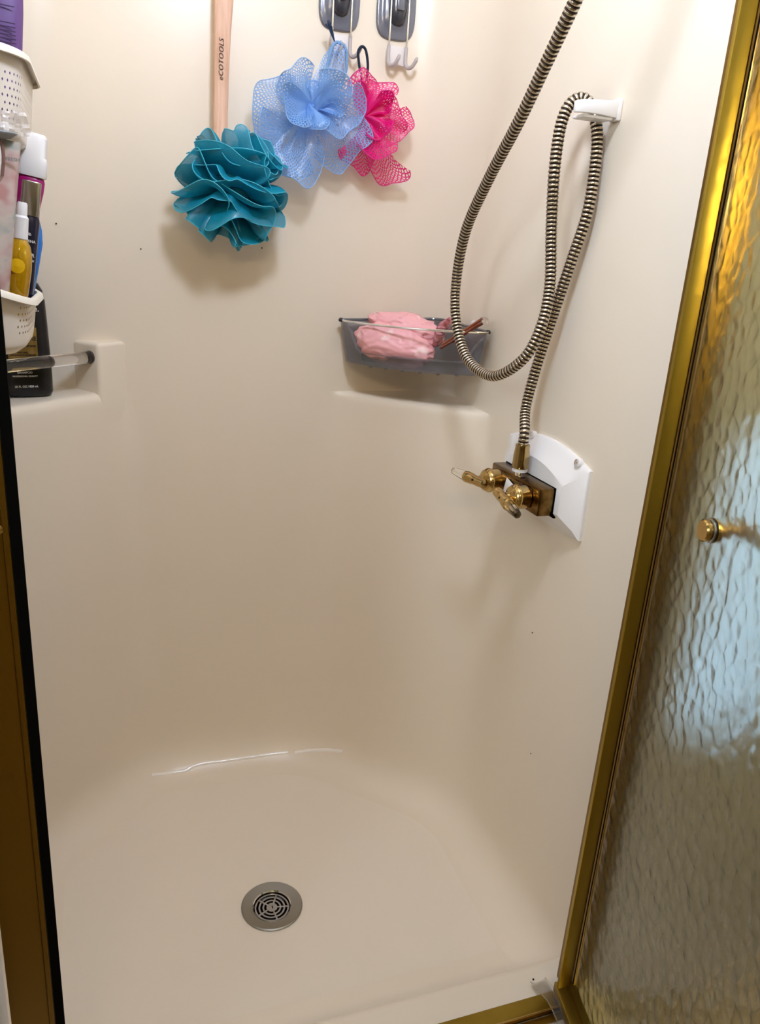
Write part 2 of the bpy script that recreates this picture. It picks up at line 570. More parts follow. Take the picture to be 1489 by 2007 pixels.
SC = Vector((1.19, 0.20, 1.30))
fill_globe = empty('wall_fill_globe', (1.25, SC.y, SC.z), 'unseen warm globe added to light the wall behind the shower door', 'lamp')  # made-up lamp out of view, brightens the wall seen through the door glass
obj('bracket', lathe([(0.04, 0), (0.04, 0.008), (0.012, 0.014), (0.012, 0.03)], (1.25, SC.y, SC.z), (-1, 0, 0), 24), BRASS_P, fill_globe)
ew = mat('fill_globe_glow', (0.8, 0.8, 0.8, 1), 0.4)
b = ew.node_tree.nodes['Principled BSDF']
b.inputs['Emission Color'].default_value = (1.0, 0.88, 0.48, 1); b.inputs['Emission Strength'].default_value = 250.0
obj('globe', lathe([(0.045 * math.sin(PI * k / 20) + (1e-6 if k in (0, 20) else 0), 0.045 - 0.045 * math.cos(PI * k / 20)) for k in range(0, 21, 4)], SC + Vector((0, 0, 0.045)), (0, 0, -1), 10), ew, fill_globe)

# ------------------------------------------------------------------ brass enclosure frame
jl = empty('latch_jamb', (-0.105, 0.70, 0.07), 'brass door jamb with black gasket at the left of the opening', 'door frame')
obj('channel', box((-0.1135, 0.716, 1.01), (0.039, 0.028, 1.88), bevel=0.002), BRASS_D, jl, angle=30)
obj('lip', box((-0.0915, 0.706, 1.01), (0.0055, 0.012, 1.88), bevel=0.001), BRASS_D, jl, angle=30)
obj('gasket', box((-0.0838, 0.703, 1.01), (0.0092, 0.004, 1.88)), RUBBER, jl, smooth=False)
obj('screw', lathe([(0.004, 0), (0.004, 0.002), (0.002, 0.003)], at(-2, 1037, 'y', 0.7015), (0, -1, 0), 14), BRASS_P, jl)

jr = empty('hinge_jamb', (0.60, 0.71, 0.07), 'brass hinge jamb strip on the right of the opening', 'door frame')
obj('strip', box((0.5985, 0.700, 1.01), (0.021, 0.005, 1.88), bevel=0.0012), BRASS, jr, angle=30)
obj('back_channel', box((0.636, 0.722, 1.01), (0.046, 0.03, 1.88), bevel=0.002), BRASS_D, jr, angle=30)

tr = empty('sill_track', (0.25, 0.69, 0.07), 'brass track along the shower threshold', 'door track')
obj('base_strip', box((0.2535, 0.6985, 0.0735), (0.675, 0.028, 0.005), bevel=0.001), BRASS, tr, angle=30)
obj('lip', box((0.2535, 0.6830, 0.077), (0.675, 0.003, 0.012), bevel=0.0008), BRASS_P, tr, angle=30)
obj('outer_strip', box((0.2535, 0.6755, 0.0725), (0.675, 0.010, 0.004), bevel=0.001), BRASS_D, tr, angle=30)
obj('screw', lathe([(0.0014, 0), (0.0014, 0.001), (0.0006, 0.0014)], (0.5655, 0.688, 0.076), (0, 0, 1), 10), BRASS_D, tr)
obj('screw', lathe([(0.0014, 0), (0.0014, 0.001), (0.0006, 0.0014)], (0.575, 0.741, 0.0705), (0, 0, 1), 10), BLACK, tr)

# clear vinyl end piece on the track by the hinge
gp = empty('vinyl_end_guard', (0.583, 0.70, 0.075), 'small clear vinyl guard on the track end by the hinge', 'guard')
bm = bmesh.new()
secs = []
for y, z in ((0.733, 0.074), (0.716, 0.0785), (0.70, 0.084), (0.688, 0.089), (0.672, 0.087), (0.655, 0.080), (0.645, 0.072)):
    ring = []
    for k in range(9):
        u = -1 + k / 4
        ring.append(Vector((0.5775 + 0.0125 * u, y, z + 0.004 * (u * u) )))
    secs.append(ring)
rr_ = add_loft(bm, secs, closed=False)
bmesh.ops.solidify(bm, geom=bm.faces[:], thickness=0.0014)
obj('guard_shell', bm, CLEARV, gp)
for u in (-0.0125, 0.0125):
    obj('rib', tube([Vector((0.5775 + u, y, z + 0.0045)) for y, z in ((0.733, 0.074), (0.716, 0.0785), (0.70, 0.084), (0.688, 0.089), (0.672, 0.087), (0.655, 0.080))], 0.0008, 6), ACRYL, gp)

# ------------------------------------------------------------------ the open door with hammered glass
HX, HY = 0.6185, 0.7035
dd = Vector((-math.sin(math.radians(13)), -math.cos(math.radians(13)), 0))
dn = Vector((-dd.y, dd.x, 0)); dn = -dn if dn.x > 0 else dn      # towards the camera side
drot = Matrix((( dd.x, dn.x, 0), (dd.y, dn.y, 0), (0, 0, 1)))


def dpt(s, n, z): return Vector((HX, HY, 0)) + dd * s + dn * n + Vector((0, 0, z))


def dbox(s0, s1, n0, n1, z0, z1, bev=0.0015):
    bm = box(dpt((s0 + s1) / 2, (n0 + n1) / 2, (z0 + z1) / 2), (s1 - s0, n1 - n0, z1 - z0), drot, bev)
    bmesh.ops.recalc_face_normals(bm, faces=bm.faces)
    return bm


door = empty('door_1', dpt(0, 0, 0.08), 'open shower door of hammered glass in a brass frame', 'door')
door['kind'] = 'structure'
del door['category']
obj('hinge_stile', dbox(0.0, 0.006, -0.012, 0.004, 0.082, 1.90), BRASS_D, door, angle=30)
obj('glazing_gasket', dbox(0.006, 0.0085, -0.006, 0.0045, 0.10, 1.89, 0.0004), RUBBER, door, angle=30)
obj('glazing_bead', dbox(0.0085, 0.0096, -0.004, 0.004, 0.10, 1.89, 0.0003), BRASS_P, door, angle=30)
br = obj('bottom_rail', dbox(0.0, 0.66, -0.006, 0.030, 0.080, 0.098), BRASS, door, angle=30)
obj('rail_groove', dbox(0.003, 0.66, 0.010, 0.016, 0.097, 0.0990, 0.0004), BRASS_D, br, angle=30)
obj('top_rail', dbox(0.0, 0.66, -0.012, 0.006, 1.88, 1.91), BRASS, door, angle=30)
obj('latch_stile', dbox(0.635, 0.66, -0.012, 0.006, 0.082, 1.90), BRASS, door, angle=30)
GLASS = bpy.data.materials.new('hammered_glass'); GLASS.use_nodes = True
nt = GLASS.node_tree; L = nt.links.new
b = nt.nodes['Principled BSDF']
b.inputs['Base Color'].default_value = (0.87, 0.88, 0.78, 1)
b.inputs['Roughness'].default_value = 0.2
b.inputs['Transmission Weight'].default_value = 1.0
b.inputs['IOR'].default_value = 1.5
tc = nt.nodes.new('ShaderNodeTexCoord')
mp = nt.nodes.new('ShaderNodeMapping'); mp.inputs['Scale'].default_value = (1, 1, 0.8)
L(tc.outputs['Object'], mp.inputs['Vector'])
vo = nt.nodes.new('ShaderNodeTexVoronoi'); vo.feature = 'SMOOTH_F1'; vo.inputs['Scale'].default_value = 72; vo.inputs['Smoothness'].default_value = 0.25
L(mp.outputs['Vector'], vo.inputs['Vector'])
no = nt.nodes.new('ShaderNodeTexNoise'); no.inputs['Scale'].default_value = 260; no.inputs['Detail'].default_value = 3
L(tc.outputs['Object'], no.inputs['Vector'])
ma = nt.nodes.new('ShaderNodeMath'); ma.operation = 'MULTIPLY_ADD'; ma.inputs[1].default_value = 0.12
L(no.outputs['Fac'], ma.inputs[0]); L(vo.outputs['Distance'], ma.inputs[2])
bp = nt.nodes.new('ShaderNodeBump'); bp.inputs['Strength'].default_value = 0.19; bp.inputs['Distance'].default_value = 0.006
L(ma.outputs[0], bp.inputs['Height']); L(bp.outputs['Normal'], b.inputs['Normal'])
obj('glass_pane', dbox(0.0085, 0.636, -0.0025, 0.0025, 0.096, 1.882, 0.0), GLASS, door, smooth=False)
# bolt cap inside, towel bar outside
kp = at(1391, 1040, 'x', 0.594)
v = CX * (1391 - 744.5) + CY * (1040 - 1003.5) + CZ * 1500
C0 = Vector((0, 0, CAM_H))
t = (Vector((HX, HY, 0)) + dn * 0.0025 - C0).dot(dn) / v.dot(dn)
kp = C0 + v * t
cap = obj('bolt_cap', lathe([(0.0110, 0), (0.0110, 0.002), (0.0102, 0.0024), (0.0102, 0.0036), (0.0120, 0.004), (0.0120, 0.0075), (0.0105, 0.0092), (0.0, 0.0095)], kp, dn, 28), BRASS_P, door)
obj('washer', lathe([(0.0128, 0), (0.0128, 0.0018), (0.0118, 0.0024)], kp, dn, 28), STEEL_L, cap)
bar = obj('towel_bar', tube([kp - dn * 0.045 + dd * s for s in (-0.02, 0.2, 0.4, 0.5)], 0.008, 14), BRASS, door)
for s in (0.0, 0.46):
    obj('post', lathe([(0.014, 0), (0.013, 0.006), (0.009, 0.01), (0.008, 0.045)], kp - dn * 0.005 + dd * s, -dn, 18), BRASS_P, bar)

# ------------------------------------------------------------------ drain
dr = empty('floor_drain', (0.235, 1.061, -0.012), 'round steel drain with a slotted grate in the pan', 'drain')
zc = -0.0125
obj('flange', lathe([(0.0545, 0.0), (0.0545, 0.0012), (0.0525, 0.0026), (0.038, 0.0006), (0.0345, 0.0002), (0.0335, -0.004), (0.0335, -0.012)], (0.235, 1.061, zc + 0.002), (0, 0, 1), 64, cap=False), STEEL, dr)
obj('rim_ring', lathe([(0.0345, 0.0), (0.0342, 0.001), (0.0325, -0.001), (0.0325, -0.005), (0.0345, -0.005)], (0.235, 1.061, zc + 0.0025), (0, 0, 1), 48, cap=False), CHROME, dr)
obj('sump', lathe([(0.0335, -0.012), (0.0325, -0.03), (0.0, -0.03)], (0.235, 1.061, zc), (0, 0, 1), 32, cap=False), BLACK, dr)
gz = zc - 0.0032
gr = obj('grate', lathe([(0.0305, 0), (0.0305, 0.002), (0.0278, 0.002), (0.0278, 0), (0.0305, 0)], (0.235, 1.061, gz), (0, 0, 1), 48, cap=False), STEEL_L, dr)
for ro, ri in ((0.0238, 0.0208), (0.0168, 0.0138)):
    obj('ring', lathe([(ro, 0), (ro, 0.002), (ri, 0.002), (ri, 0), (ro, 0)], (0.235, 1.061, gz), (0, 0, 1), 40, cap=False), STEEL_L, gr)
obj('hub', lathe([(0.0098, 0), (0.0098, 0.002), (0.0, 0.002)], (0.235, 1.061, gz), (0, 0, 1), 24), STEEL_L, gr)
for k in range(5):
    a = math.radians(62 + 72 * k)
    c = Vector((0.235 + 0.0185 * math.cos(a), 1.061 + 0.0185 * math.sin(a), gz + 0.0012))
    obj('spoke', box(c, (0.0215, 0.0032, 0.0026), Matrix.Rotation(a, 3, 'Z'), 0.0006), STEEL_L, gr)
obj('slot', box((0.236, 1.061, gz + 0.0021), (0.0018, 0.006, 0.0006)), BLACK, gr, smooth=False)

# ------------------------------------------------------------------ wall plate, faucet, hose
FY, FZ = 1.037, 0.769
pl = empty('faucet_wall_plate', (0.66, FY, 0.70), 'white plastic cover plate between brass faucet and wall', 'cover plate')
bm = bmesh.new()
secs = []


def plate_outline(x, ins, yl, yh, zb, zt, arch):
    pts = []
    yl += ins; yh -= ins; zb += ins; zt -= ins
    n = 14
    for k in range(n + 1):
        u = k / n
        pts.append(Vector((x, yl + (yh - yl) * u, zb + 0.004 * (1 - (2 * u - 1) ** 2) * -1)))
    for k in range(n + 1):
        u = 1 - k / n
        pts.append(Vector((x, yl + (yh - yl) * u, zt + arch * (1 - (2 * u - 1) ** 2))))
    return pts


PY0, PY1, PZ0, PZ1 = 0.912, 1.155, 0.722, 0.830
for x, ins in ((0.6605, 0.0), (0.655, 0.0), (0.6525, 0.002), (0.648, 0.012), (0.634, 0.028), (0.632, 0.031)):
    secs.append(plate_outline(x, ins, PY0, PY1, PZ0, PZ1, 0.022))
add_loft(bm, secs, closed=True, cap1=True)
bmesh.ops.recalc_face_normals(bm, faces=bm.faces)
obj('cover', bm, WHITEP, pl, angle=28)
for (y, z) in ((0.938, 0.838), (1.076, 0.848)):
    boss = obj('screw_boss', lathe([(0.0075, 0), (0.0070, 0.006), (0.0060, 0.007)], (0.6545, y, z - 0.002), (-1, 0, 0.25), 18), WHITEP, pl)
    obj('screw', lathe([(0.0042, 0), (0.0040, 0.0015), (0.0015, 0.0025), (0, 0.0026)], (0.6475, y, z), (-1, 0, 0.25), 14), CHROME, boss)

fa = empty('shower_faucet', (0.62, FY, FZ - 0.03), 'antique brass two-handle shower faucet on the right wall', 'faucet')
BX0, BX1 = 0.605, 0.634
bm = box(((BX0 + BX1) / 2, FY, FZ), (BX1 - BX0, 0.158, 0.044), bevel=0.003)
body = obj('body', bm, BRASS_A, fa, angle=35)
obj('gasket', box((0.6345, FY, FZ), (0.005, 0.166, 0.050), bevel=0.002), RUBBER, fa)
obj('body_shoulder', box((0.6035, FY, FZ + 0.001), (0.006, 0.118, 0.032), bevel=0.003), BRASS_A, body, angle=35)
for nm, y, hd, roll in (('far', FY + 0.047, Vector((-0.28, 0.95, 0.03)), 0), ('near', FY - 0.045, Vector((-0.05, -0.98, -0.16)), 0)):
    hd.normalize()
    base = Vector((0.603, y, FZ))
    ax = Vector((-1, 0, 0))
    obj('valve_bonnet', lathe([(0.0175, 0), (0.0188, 0.004), (0.0188, 0.014), (0.0200, 0.016), (0.0205, 0.019), (0.0195, 0.022), (0.0165, 0.025), (0.0170, 0.027), (0.0130, 0.030), (0.0085, 0.032), (0.0080, 0.036)], base, ax, 32), BRASS_P, fa)
    hub = base + ax * 0.041
    hn = obj('lever_handle', lathe([(0.006, -0.020), (0.0080, -0.0195), (0.0086, -0.004), (0.0080, 0.003), (0.0092, 0.010), (0.0098, 0.018), (0.0100, 0.024), (0.0094, 0.0255)], hub, hd, 24), BRASS_P, fa)
    obj('neck', lathe([(0.0085, -0.012), (0.0072, -0.004), (0.0078, 0.002)], hub, ax, 18), BRASS_P, hn)
    sidev = hd.cross(Vector((0, 0, 1))).normalized()
    if sidev.x > 0: sidev = -sidev
    obj('set_screw', lathe([(0.0022, 0), (0.0018, 0.0008), (0, 0.0009)], hub + hd * 0.003 + (sidev * 0.8 + Vector((-0.3, -0.4, 0.3))).normalized() * 0.0086, (sidev * 0.8 + Vector((-0.3, -0.4, 0.3))), 10), BLACK, hn)
    tip = lathe([(0.0084, 0.0), (0.0086, 0.006), (0.0076, 0.018), (0.0058, 0.033), (0.0032, 0.036), (0.0, 0.0365)], hub + hd * 0.024, hd, 10)
    obj('crystal_tip', tip, ACRYL, hn, angle=10)
obj('tag', box((0.5975, FY + 0.0035, FZ + 0.0005), (0.001, 0.022, 0.024), Matrix.Rotation(0.25, 3, 'X'), 0.0003), WHITEP, fa)
NZ = FZ + 0.022
NY = FY
NX = 0.6125
obj('outlet_nipple', lathe([(0.007, 0), (0.007, 0.014)], (NX, NY, NZ - 0.001), (0, 0, 1), 18), CHROME, fa)
obj('washer', lathe([(0.0118, 0.006), (0.0122, 0.008), (0.0118, 0.012)], (NX, NY, NZ), (0, 0, 1), 24), WHITEP, fa)

hs = empty('shower_hose', (NX, NY, NZ + 0.012), 'ribbed brass metal shower hose looped over the white wall holder', 'hose')
obj('ferrule', lathe([(0.0132, 0.0), (0.0134, 0.001), (0.0128, 0.020), (0.0112, 0.034), (0.0116, 0.0355), (0.0110, 0.038), (0.0092, 0.0385)], (NX, NY, NZ + 0.012), (0, 0, 1), 28), mat('ferrule_brass', (0.40, 0.29, 0.13, 1), 0.14, 1.0), hs)
HP = [(1030, 800, .622), (1048, 730, .627), (1078, 635, .634), (1120, 510, .638), (1150, 420, .644), (1164, 340, .647), (1170, 275, .647), (1165, 226, .644), (1153, 201, .636),
      (1137, 193, .626), (1119, 202, .615), (1105, 226, .607), (1094, 270, .602), (1085, 350, .60), (1080, 450, .61), (1077, 560, .615), (1061, 637, .605), (1026, 703, .59), (967, 737, .572), (918, 707, .56), (895, 640, .553),
      (893, 560, .55), (912, 455, .54), (957, 352, .532), (1018, 235, .524), (1072, 120, .52), (1128, 0, .517)]
pts = [Vector((NX, NY, NZ + 0.046)), Vector((NX, NY, NZ + 0.07))] + [at(x, y, 'x', v) for x, y, v in HP]
top = Vector((0.56, 0.84, 1.62))
pts += [at(1160, -75, 'x', .518), Vector((0.535, 0.80, 1.55)), Vector((0.58, 0.80, 1.72)), Vector((0.655, 0.82, 1.78))]
PITCH = 0.0058
path = catmull(pts, PITCH / 4)
RP = (0.0082, 0.0086, 0.0083, 0.0069)
obj('hose_tube', tube(path, lambda i: RP[i % 4], 14, matfun=lambda i: 0 if i % 4 in (0, 1) else 1), [HOSE_L, HOSE_D], hs, angle=80)

# ------------------------------------------------------------------ hose holder
hh = empty('hose_holder', (0.66, 0.985, 1.30), 'white plastic hose holder screwed to the right wall', 'holder')
obj('back_plate', box((0.6565, 0.982, 1.3125), (0.007, 0.019, 0.027), bevel=0.002), WHITEP, hh, angle=35)
arm_y = 0.974


def arm_sec(x, y, z, h, t):
    return [Vector((x, y - t, z - h)), Vector((x, y + t, z - h)), Vector((x, y + t, z + h)), Vector((x, y - t, z + h))]


bm = bmesh.new()
add_loft(bm, [arm_sec(0.6535, arm_y + .004, 1.3125, 0.0105, 0.005), arm_sec(0.638, arm_y + 0.002, 1.312, 0.0095, 0.004), arm_sec(0.622, arm_y, 1.3115, 0.0085, 0.0035), arm_sec(0.600, arm_y, 1.3105, 0.0078, 0.0035), arm_sec(0.5905, arm_y + 0.004, 1.3095, 0.0070, 0.0035)], True, True, True)
bmesh.ops.recalc_face_normals(bm, faces=bm.faces)
bevel_all(bm, 0.0014, 2)
obj('arm', bm, WHITEP, hh, angle=35)
obj('cradle', box((0.626, 0.9885, 1.3005), (0.046, 0.026, 0.004), bevel=0.0012), WHITEP, hh, angle=35)
obj('screw', lathe([(0.005, 0), (0.0048, 0.0014), (0.002, 0.0024), (0, 0.0025)], (0.6530, 0.9795, 1.3105), (-1, -0.9, 0.1), 16), CHROME, hh)

# ------------------------------------------------------------------ acrylic rail over the shampoo ledge
d45 = Vector((-1, -1, 0)).normalized()
r0 = Vector((-0.029, 1.451, 0.906))
ra = empty('shelf_rail', r0, 'clear acrylic rail in front of the black shampoo bottle', 'rail')
obj('rod', tube([r0 + d45 * t for t in (0.0, 0.06, 0.12, 0.183)], 0.0103, 24), ACRYL, ra)
obj('end_ring', lathe([(0.0115, 0.0), (0.0115, 0.006), (0.0105, 0.007)], r0 - d45 * 0.003, d45, 24), GREYD, ra)

# ------------------------------------------------------------------ suction hooks
HG = 'grey suction hooks on the back wall'


def suction_hook(cx, bottom, label, seed, zdrop):
    """rounded grey suction plate, dome with lever, two chrome wires, white double hook"""
    y0 = YB
    cz = bottom + 0.048
    h = empty('suction_hook', (cx, y0, bottom), label, 'hook', HG)
    bm = bmesh.new()
    secs = []
    for yy, k in ((0.0, 1.0), (0.003, 1.0), (0.0055, 0.97), (0.0065, 0.90), (0.0062, 0.80), (0.0085, 0.66), (0.010, 0.60)):
        secs.append([Vector((cx + p.x, y0 - yy, cz + p.y)) for p in superel(0.0365 * k, 0.048 * k, 3.6, 0, 40)])
    add_loft(bm, secs, True, True, True)
    bmesh.ops.recalc_face_normals(bm, faces=bm.faces)
    obj('suction_plate', bm, GREYSUC, h)
    bm = bmesh.new()
    secs = []
    for yy, k in ((0.008, 1.0), (0.016, 0.95), (0.021, 0.82), (0.0235, 0.55), (0.024, 0.2)):
        secs.append([Vector((cx + p.x, y0 - yy, cz + 0.004 + p.y)) for p in superel(0.0165 * k, 0.032 * k, 2.6, 0, 32)])
    add_loft(bm, secs, True, True, True)
    bmesh.ops.recalc_face_normals(bm, faces=bm.faces)
    dome = obj('lever_dome', bm, GREYD, h)
    obj('lever_tab', box((cx, y0 - 0.0255, cz + 0.006), (0.014, 0.006, 0.026), bevel=0.0025), GREYSUC, dome)
    hz = bottom - zdrop                      # top of the white hook piece
    for s in (-1, 1):
        x = cx + s * 0.0165
        obj('wire', tube(catmull([Vector((cx + s * 0.0165, y0 - 0.020, cz + 0.022)), Vector((x, y0 - 0.0225, cz)), Vector((x + 0.001, y0 - 0.020, bottom)), Vector((x + 0.0015, y0 - 0.017, hz - 0.012))], 0.004), 0.0017, 10), CHROME, h)
        x += 0.0015
        hk = [Vector((x, y0 - 0.017, hz)), Vector((x, y0 - 0.0165, hz - 0.015)), Vector((x + 0.0005, y0 - 0.017, hz - 0.027)), Vector((x + 0.003, y0 - 0.022, hz - 0.034)),
              Vector((x + 0.008, y0 - 0.030, hz - 0.033)), Vector((x + 0.012, y0 - 0.036, hz - 0.025)), Vector((x + 0.0145, y0 - 0.039, hz - 0.017))]
        pp = catmull(hk, 0.002)
        n = len(pp)
        obj('hook_prong', tube(pp, lambda i: 0.0034 * (1 if 0 < i < n - 2 else 0.7), 12), mat('grey_white_plastic', '#b9aeab', 0.35), h)
    bm = box((cx + 0.0015, y0 - 0.0145, hz - 0.016), (0.030, 0.002, 0.030), bevel=0.0008)
    obj('web', bm, mat('milky_plastic', '#efe7e2', 0.3, alpha=0.75), h)
    return h


suction_hook(0.404, 1.473, 'grey suction hook holding the blue and pink bath puffs', 1, 0.006)
suction_hook(0.508, 1.473, 'empty grey suction hook with bare double prongs', 2, 0.010)

# ------------------------------------------------------------------ teal puff on a wooden stick
TEAL = net_mat('teal_net', '#149bb8', 0.30, 0.0016)
BLUE = net_mat('blue_net', '#8ab8ee', 0.15, 0.0040)
PINK = net_mat('pink_net', '#ee1485', 0.16, 0.0040)
HEMB = mat('blue_hem', '#9cc4f2', 0.5, alpha=0.7)


def pouf(bm, C, R, seed, rows, tilt, latmax, back=115, hem=None):
    """a gathered net ball: long ruffles rooted in the core, their edges wandering over the ball"""
    rng = random.Random(seed)
    uvl = bm.loops.layers.uv.verify()
    X = Vector((math.cos(tilt), 0, math.sin(tilt))); Z = Vector((-math.sin(tilt), 0, math.cos(tilt))); W = Vector((0, -1, 0))
    for r in range(rows):
        lat = -latmax + 2 * latmax * r / (rows - 1)
        ph = [rng.uniform(0, 6.3) for _ in range(6)]
        fr = [rng.uniform(1.2, 1.9), rng.uniform(2.8, 3.9), rng.uniform(5.5, 8)]
        sgn = 1 if r % 2 else -1
        NS, NT = 110, 10
        grid = []
        for i in range(NS + 1):
            a = math.radians(-back + 2 * back * i / NS)
            b0 = math.radians(lat) + 0.24 * math.sin(fr[0] * a + ph[0]) + 0.17 * math.sin(fr[1] * a + ph[1]) + 0.05 * math.sin(fr[2] * a + ph[2])
            a0 = a + 0.16 * math.sin(3.6 * a + ph[3]) + 0.05 * math.sin(8 * a + ph[5])
            rad = R * (0.93 + 0.08 * math.sin(2.3 * a + ph[4]) + 0.05 * math.sin(5 * a + ph[5]))
            rad *= 1 - 0.35 * max(0, abs(a) / math.radians(back) - 0.8) / 0.2
            row = []
            for j in range(NT + 1):
                t = j / NT
                q = t ** 0.8
                b = b0 + sgn * (0.10 * math.sin(PI * t) + 0.8 * max(0, t - 0.55) ** 1.6)
                d = X * (math.sin(a0) * math.cos(b)) + Z * math.sin(b) + W * (math.cos(a0) * math.cos(b))
                rr = rad * (0.16 + 0.84 * q)
                if t > 0.93: rr -= R * 0.015
                v = d * rr
                v = X * v.dot(X) + Z * v.dot(Z) * 0.97 + W * v.dot(W) * 0.72
                row.append(bm.verts.new(C + v))
            grid.append(row)
        if hem is not None: hem.append([r_[-1].co.copy() for r_ in grid])
        for i in range(NS):
            for j in range(NT):
                f = bm.faces.new((grid[i][j], grid[i + 1][j], grid[i + 1][j + 1], grid[i][j + 1]))
                uv = ((i, j), (i + 1, j), (i + 1, j + 1), (i, j + 1))
                for l, (ii, jj) in zip(f.loops, uv):
                    l[uvl].uv = (ii * R * 0.036, jj * R * 0.09)


tb = empty('bath_brush', (0.20, 1.44, 1.11), 'teal mesh bath puff on a pale wooden stick', 'bath brush')
TC = Vector((0.211, 1.405, 1.199))
bm = bmesh.new()
thm = []
pouf(bm, TC, 0.101, 11, 15, math.radians(-22), 76, hem=thm)
pf = obj('puff', bm, TEAL, tb, angle=180)
bm = bmesh.new()
for p_ in thm: add_tube(bm, p_, 0.0008, 5)
obj('hem', bm, mat('teal_hem', '#3db0c6', 0.5), pf)
obj('core', lathe([(0.0, -0.038), (0.026, -0.026), (0.038, 0), (0.026, 0.026), (0, 0.038)], TC, (0, 0, 1), 20), mat('teal_core', '#0a6f80', 0.8), pf)
secs = []
for z, xc, wx, wy in ((1.20, 0.196, 0.0105, 0.007), (1.28, 0.1965, 0.0115, 0.0075), (1.33, 0.198, 0.0122, 0.008), (1.38, 0.199, 0.0128, 0.0082), (1.44, 0.201, 0.0138, 0.0085), (1.50, 0.204, 0.0160, 0.009), (1.58, 0.207, 0.0185, 0.0095), (1.68, 0.206, 0.0175, 0.009), (1.74, 0.205, 0.015, 0.008), (1.755, 0.205, 0.008, 0.004)):
    yc = 1.452 if z > 1.3 else 1.452 - (1.3 - z) * 0.25
    secs.append([Vector((xc + p.x, yc + p.y, z)) for p in superel(wx, wy, 2.8, 0, 20)])
bm = bmesh.new(); add_loft(bm, secs, True, True, True)
bmesh.ops.recalc_face_normals(bm, faces=bm.faces)
stick = obj('stick', bm, WOOD, tb, angle=50)
o0 = at(437, 158, 'y', 1.4425)
obj('lettering', text_bm('eCOTOOLS', 0.0108, o0, (0.02, 0, 1), (-1, 0, 0), 'LEFT', 0.0, 1.12, 0.25), INK, stick, smooth=False)
obj('hang_nub', lathe([(0.006, 0), (0.006, 0.02), (0.009, 0.022), (0.008, 0.026)], (0.205, 1.48, 1.72), (0, -1, 0), 16), WHITEP, tb)


# ------------------------------------------------------------------ blue and pink puffs
def nvec(p):
    return Vector((noise.noise(p), noise.noise(p + Vector((31.7, 5.1, 0.3))), noise.noise(p + Vector((7.3, 19.9, 44.2)))))


def petal(bm, O, ang, spread, length, w0, w1, waves, amp, seed, hem=None, lift=0.0, inner=0.06, curl=0.0):
    curl = random.Random(seed + 7).uniform(-0.012, 0.016)
    """one gathered flap: fans out from the pinch O in the wall's plane, rippling towards and away from the wall"""
    rng = random.Random(seed)
    uvl = bm.loops.layers.uv.verify()
    NA, NR = 44, 18
    p1, p2, p3 = (rng.uniform(0, 6.3) for _ in range(3))
    O = O + Vector((rng.uniform(-0.007, 0.007), 0, rng.uniform(-0.007, 0.007))) - Vector((math.cos(math.radians(ang)), 0, math.sin(math.radians(ang)))) * 0.008
    skew = rng.uniform(-0.28, 0.28)
    grid = []
    for i in range(NA + 1):
        u = -1 + 2 * i / NA
        row = []
        for j in range(NR + 1):
            t = j / NR
            fan = math.radians(ang + spread * u * (0.55 + 0.45 * t))
            prof = (1 - 0.22 * abs(u) ** 4) * (1 + skew * u)
            ln = length * (inner + (1 - inner) * t) * prof * (1 + 0.05 * math.sin(5 * u + p1))
            wv = amp * t ** 0.9 * (math.sin(waves * PI * u + p2 + 1.2 * t) + 0.22 * math.sin(2.3 * waves * PI * u + p3 + 3 * t)) + curl * max(0, t - 0.7) ** 2 * 9
            ww = w0 + (w1 - w0) * t + wv + lift * math.sin(PI * t)
            P = O + Vector((math.cos(fan) * ln, 0, math.sin(fan) * ln)) + Vector((0, -1, 0)) * ww
            nv = nvec(P * 19 + Vector((seed, 0, seed * 0.37)))
            nw = nvec(P * 70 + Vector((0, seed, 0)))
            P += (nv * 0.011 + nw * 0.0014) * t
            P.y = min(P.y, YB - 0.004)
            row.append(bm.verts.new(P))
        grid.append(row)
    for i in range(NA):
        for j in range(NR):
            f = bm.faces.new((grid[i][j], grid[i + 1][j], grid[i + 1][j + 1], grid[i][j + 1]))
            for l, (ii, jj) in zip(f.loops, ((i, j), (i + 1, j), (i + 1, j + 1), (i, j + 1))):
                l[uvl].uv = (length * math.radians(spread) * ii / NA * 2, length * jj / NR)
    if hem is not None:
        hem.append([v.co.copy() for v in (r[-1] for r in grid)])


def crumple(bm, C, ax, seed, amp, fold, rot, sub=5):
    r = bmesh.ops.create_icosphere(bm, subdivisions=sub, radius=1.0)
    off = Vector((seed * 3.1, seed * 1.7, seed))
    for v in r['verts']:
        n = v.co.normalized()
        q = Vector((n.x * ax[0], n.y * ax[1], n.z * ax[2])) / 0.05
        ridg = 1 - abs(noise.noise(Vector((q.x * 0.55 + q.z * 0.8, q.y * 0.8, q.z * 1.2 - q.x * 0.7)) * fold + off)) * 2
        ridg2 = 1 - abs(noise.noise(q * 1.6 + off * 2)) * 2
        lo = noise.noise(q * 0.7 + off)
        fine = 1 - abs(noise.noise(Vector((q.x * 1.1 + q.z * 2.0, q.y * 1.5, q.z * 2.4 - q.x * 1.6)) * fold * 1.5 + off * 3)) * 2
        k = 1 + amp * (0.6 * ridg * abs(ridg) + 0.30 * ridg2 + 0.38 * fine * abs(fine)) + 0.10 * lo
        p = Vector((n.x * ax[0], n.y * ax[1], n.z * ax[2])) * k
        v.co = C + rot @ p


def hems(paths, material, parent, name='hem', r=0.0009):
    bm = bmesh.new()
    for p in paths: add_tube(bm, p, r, 5)
    obj(name, bm, material, parent)


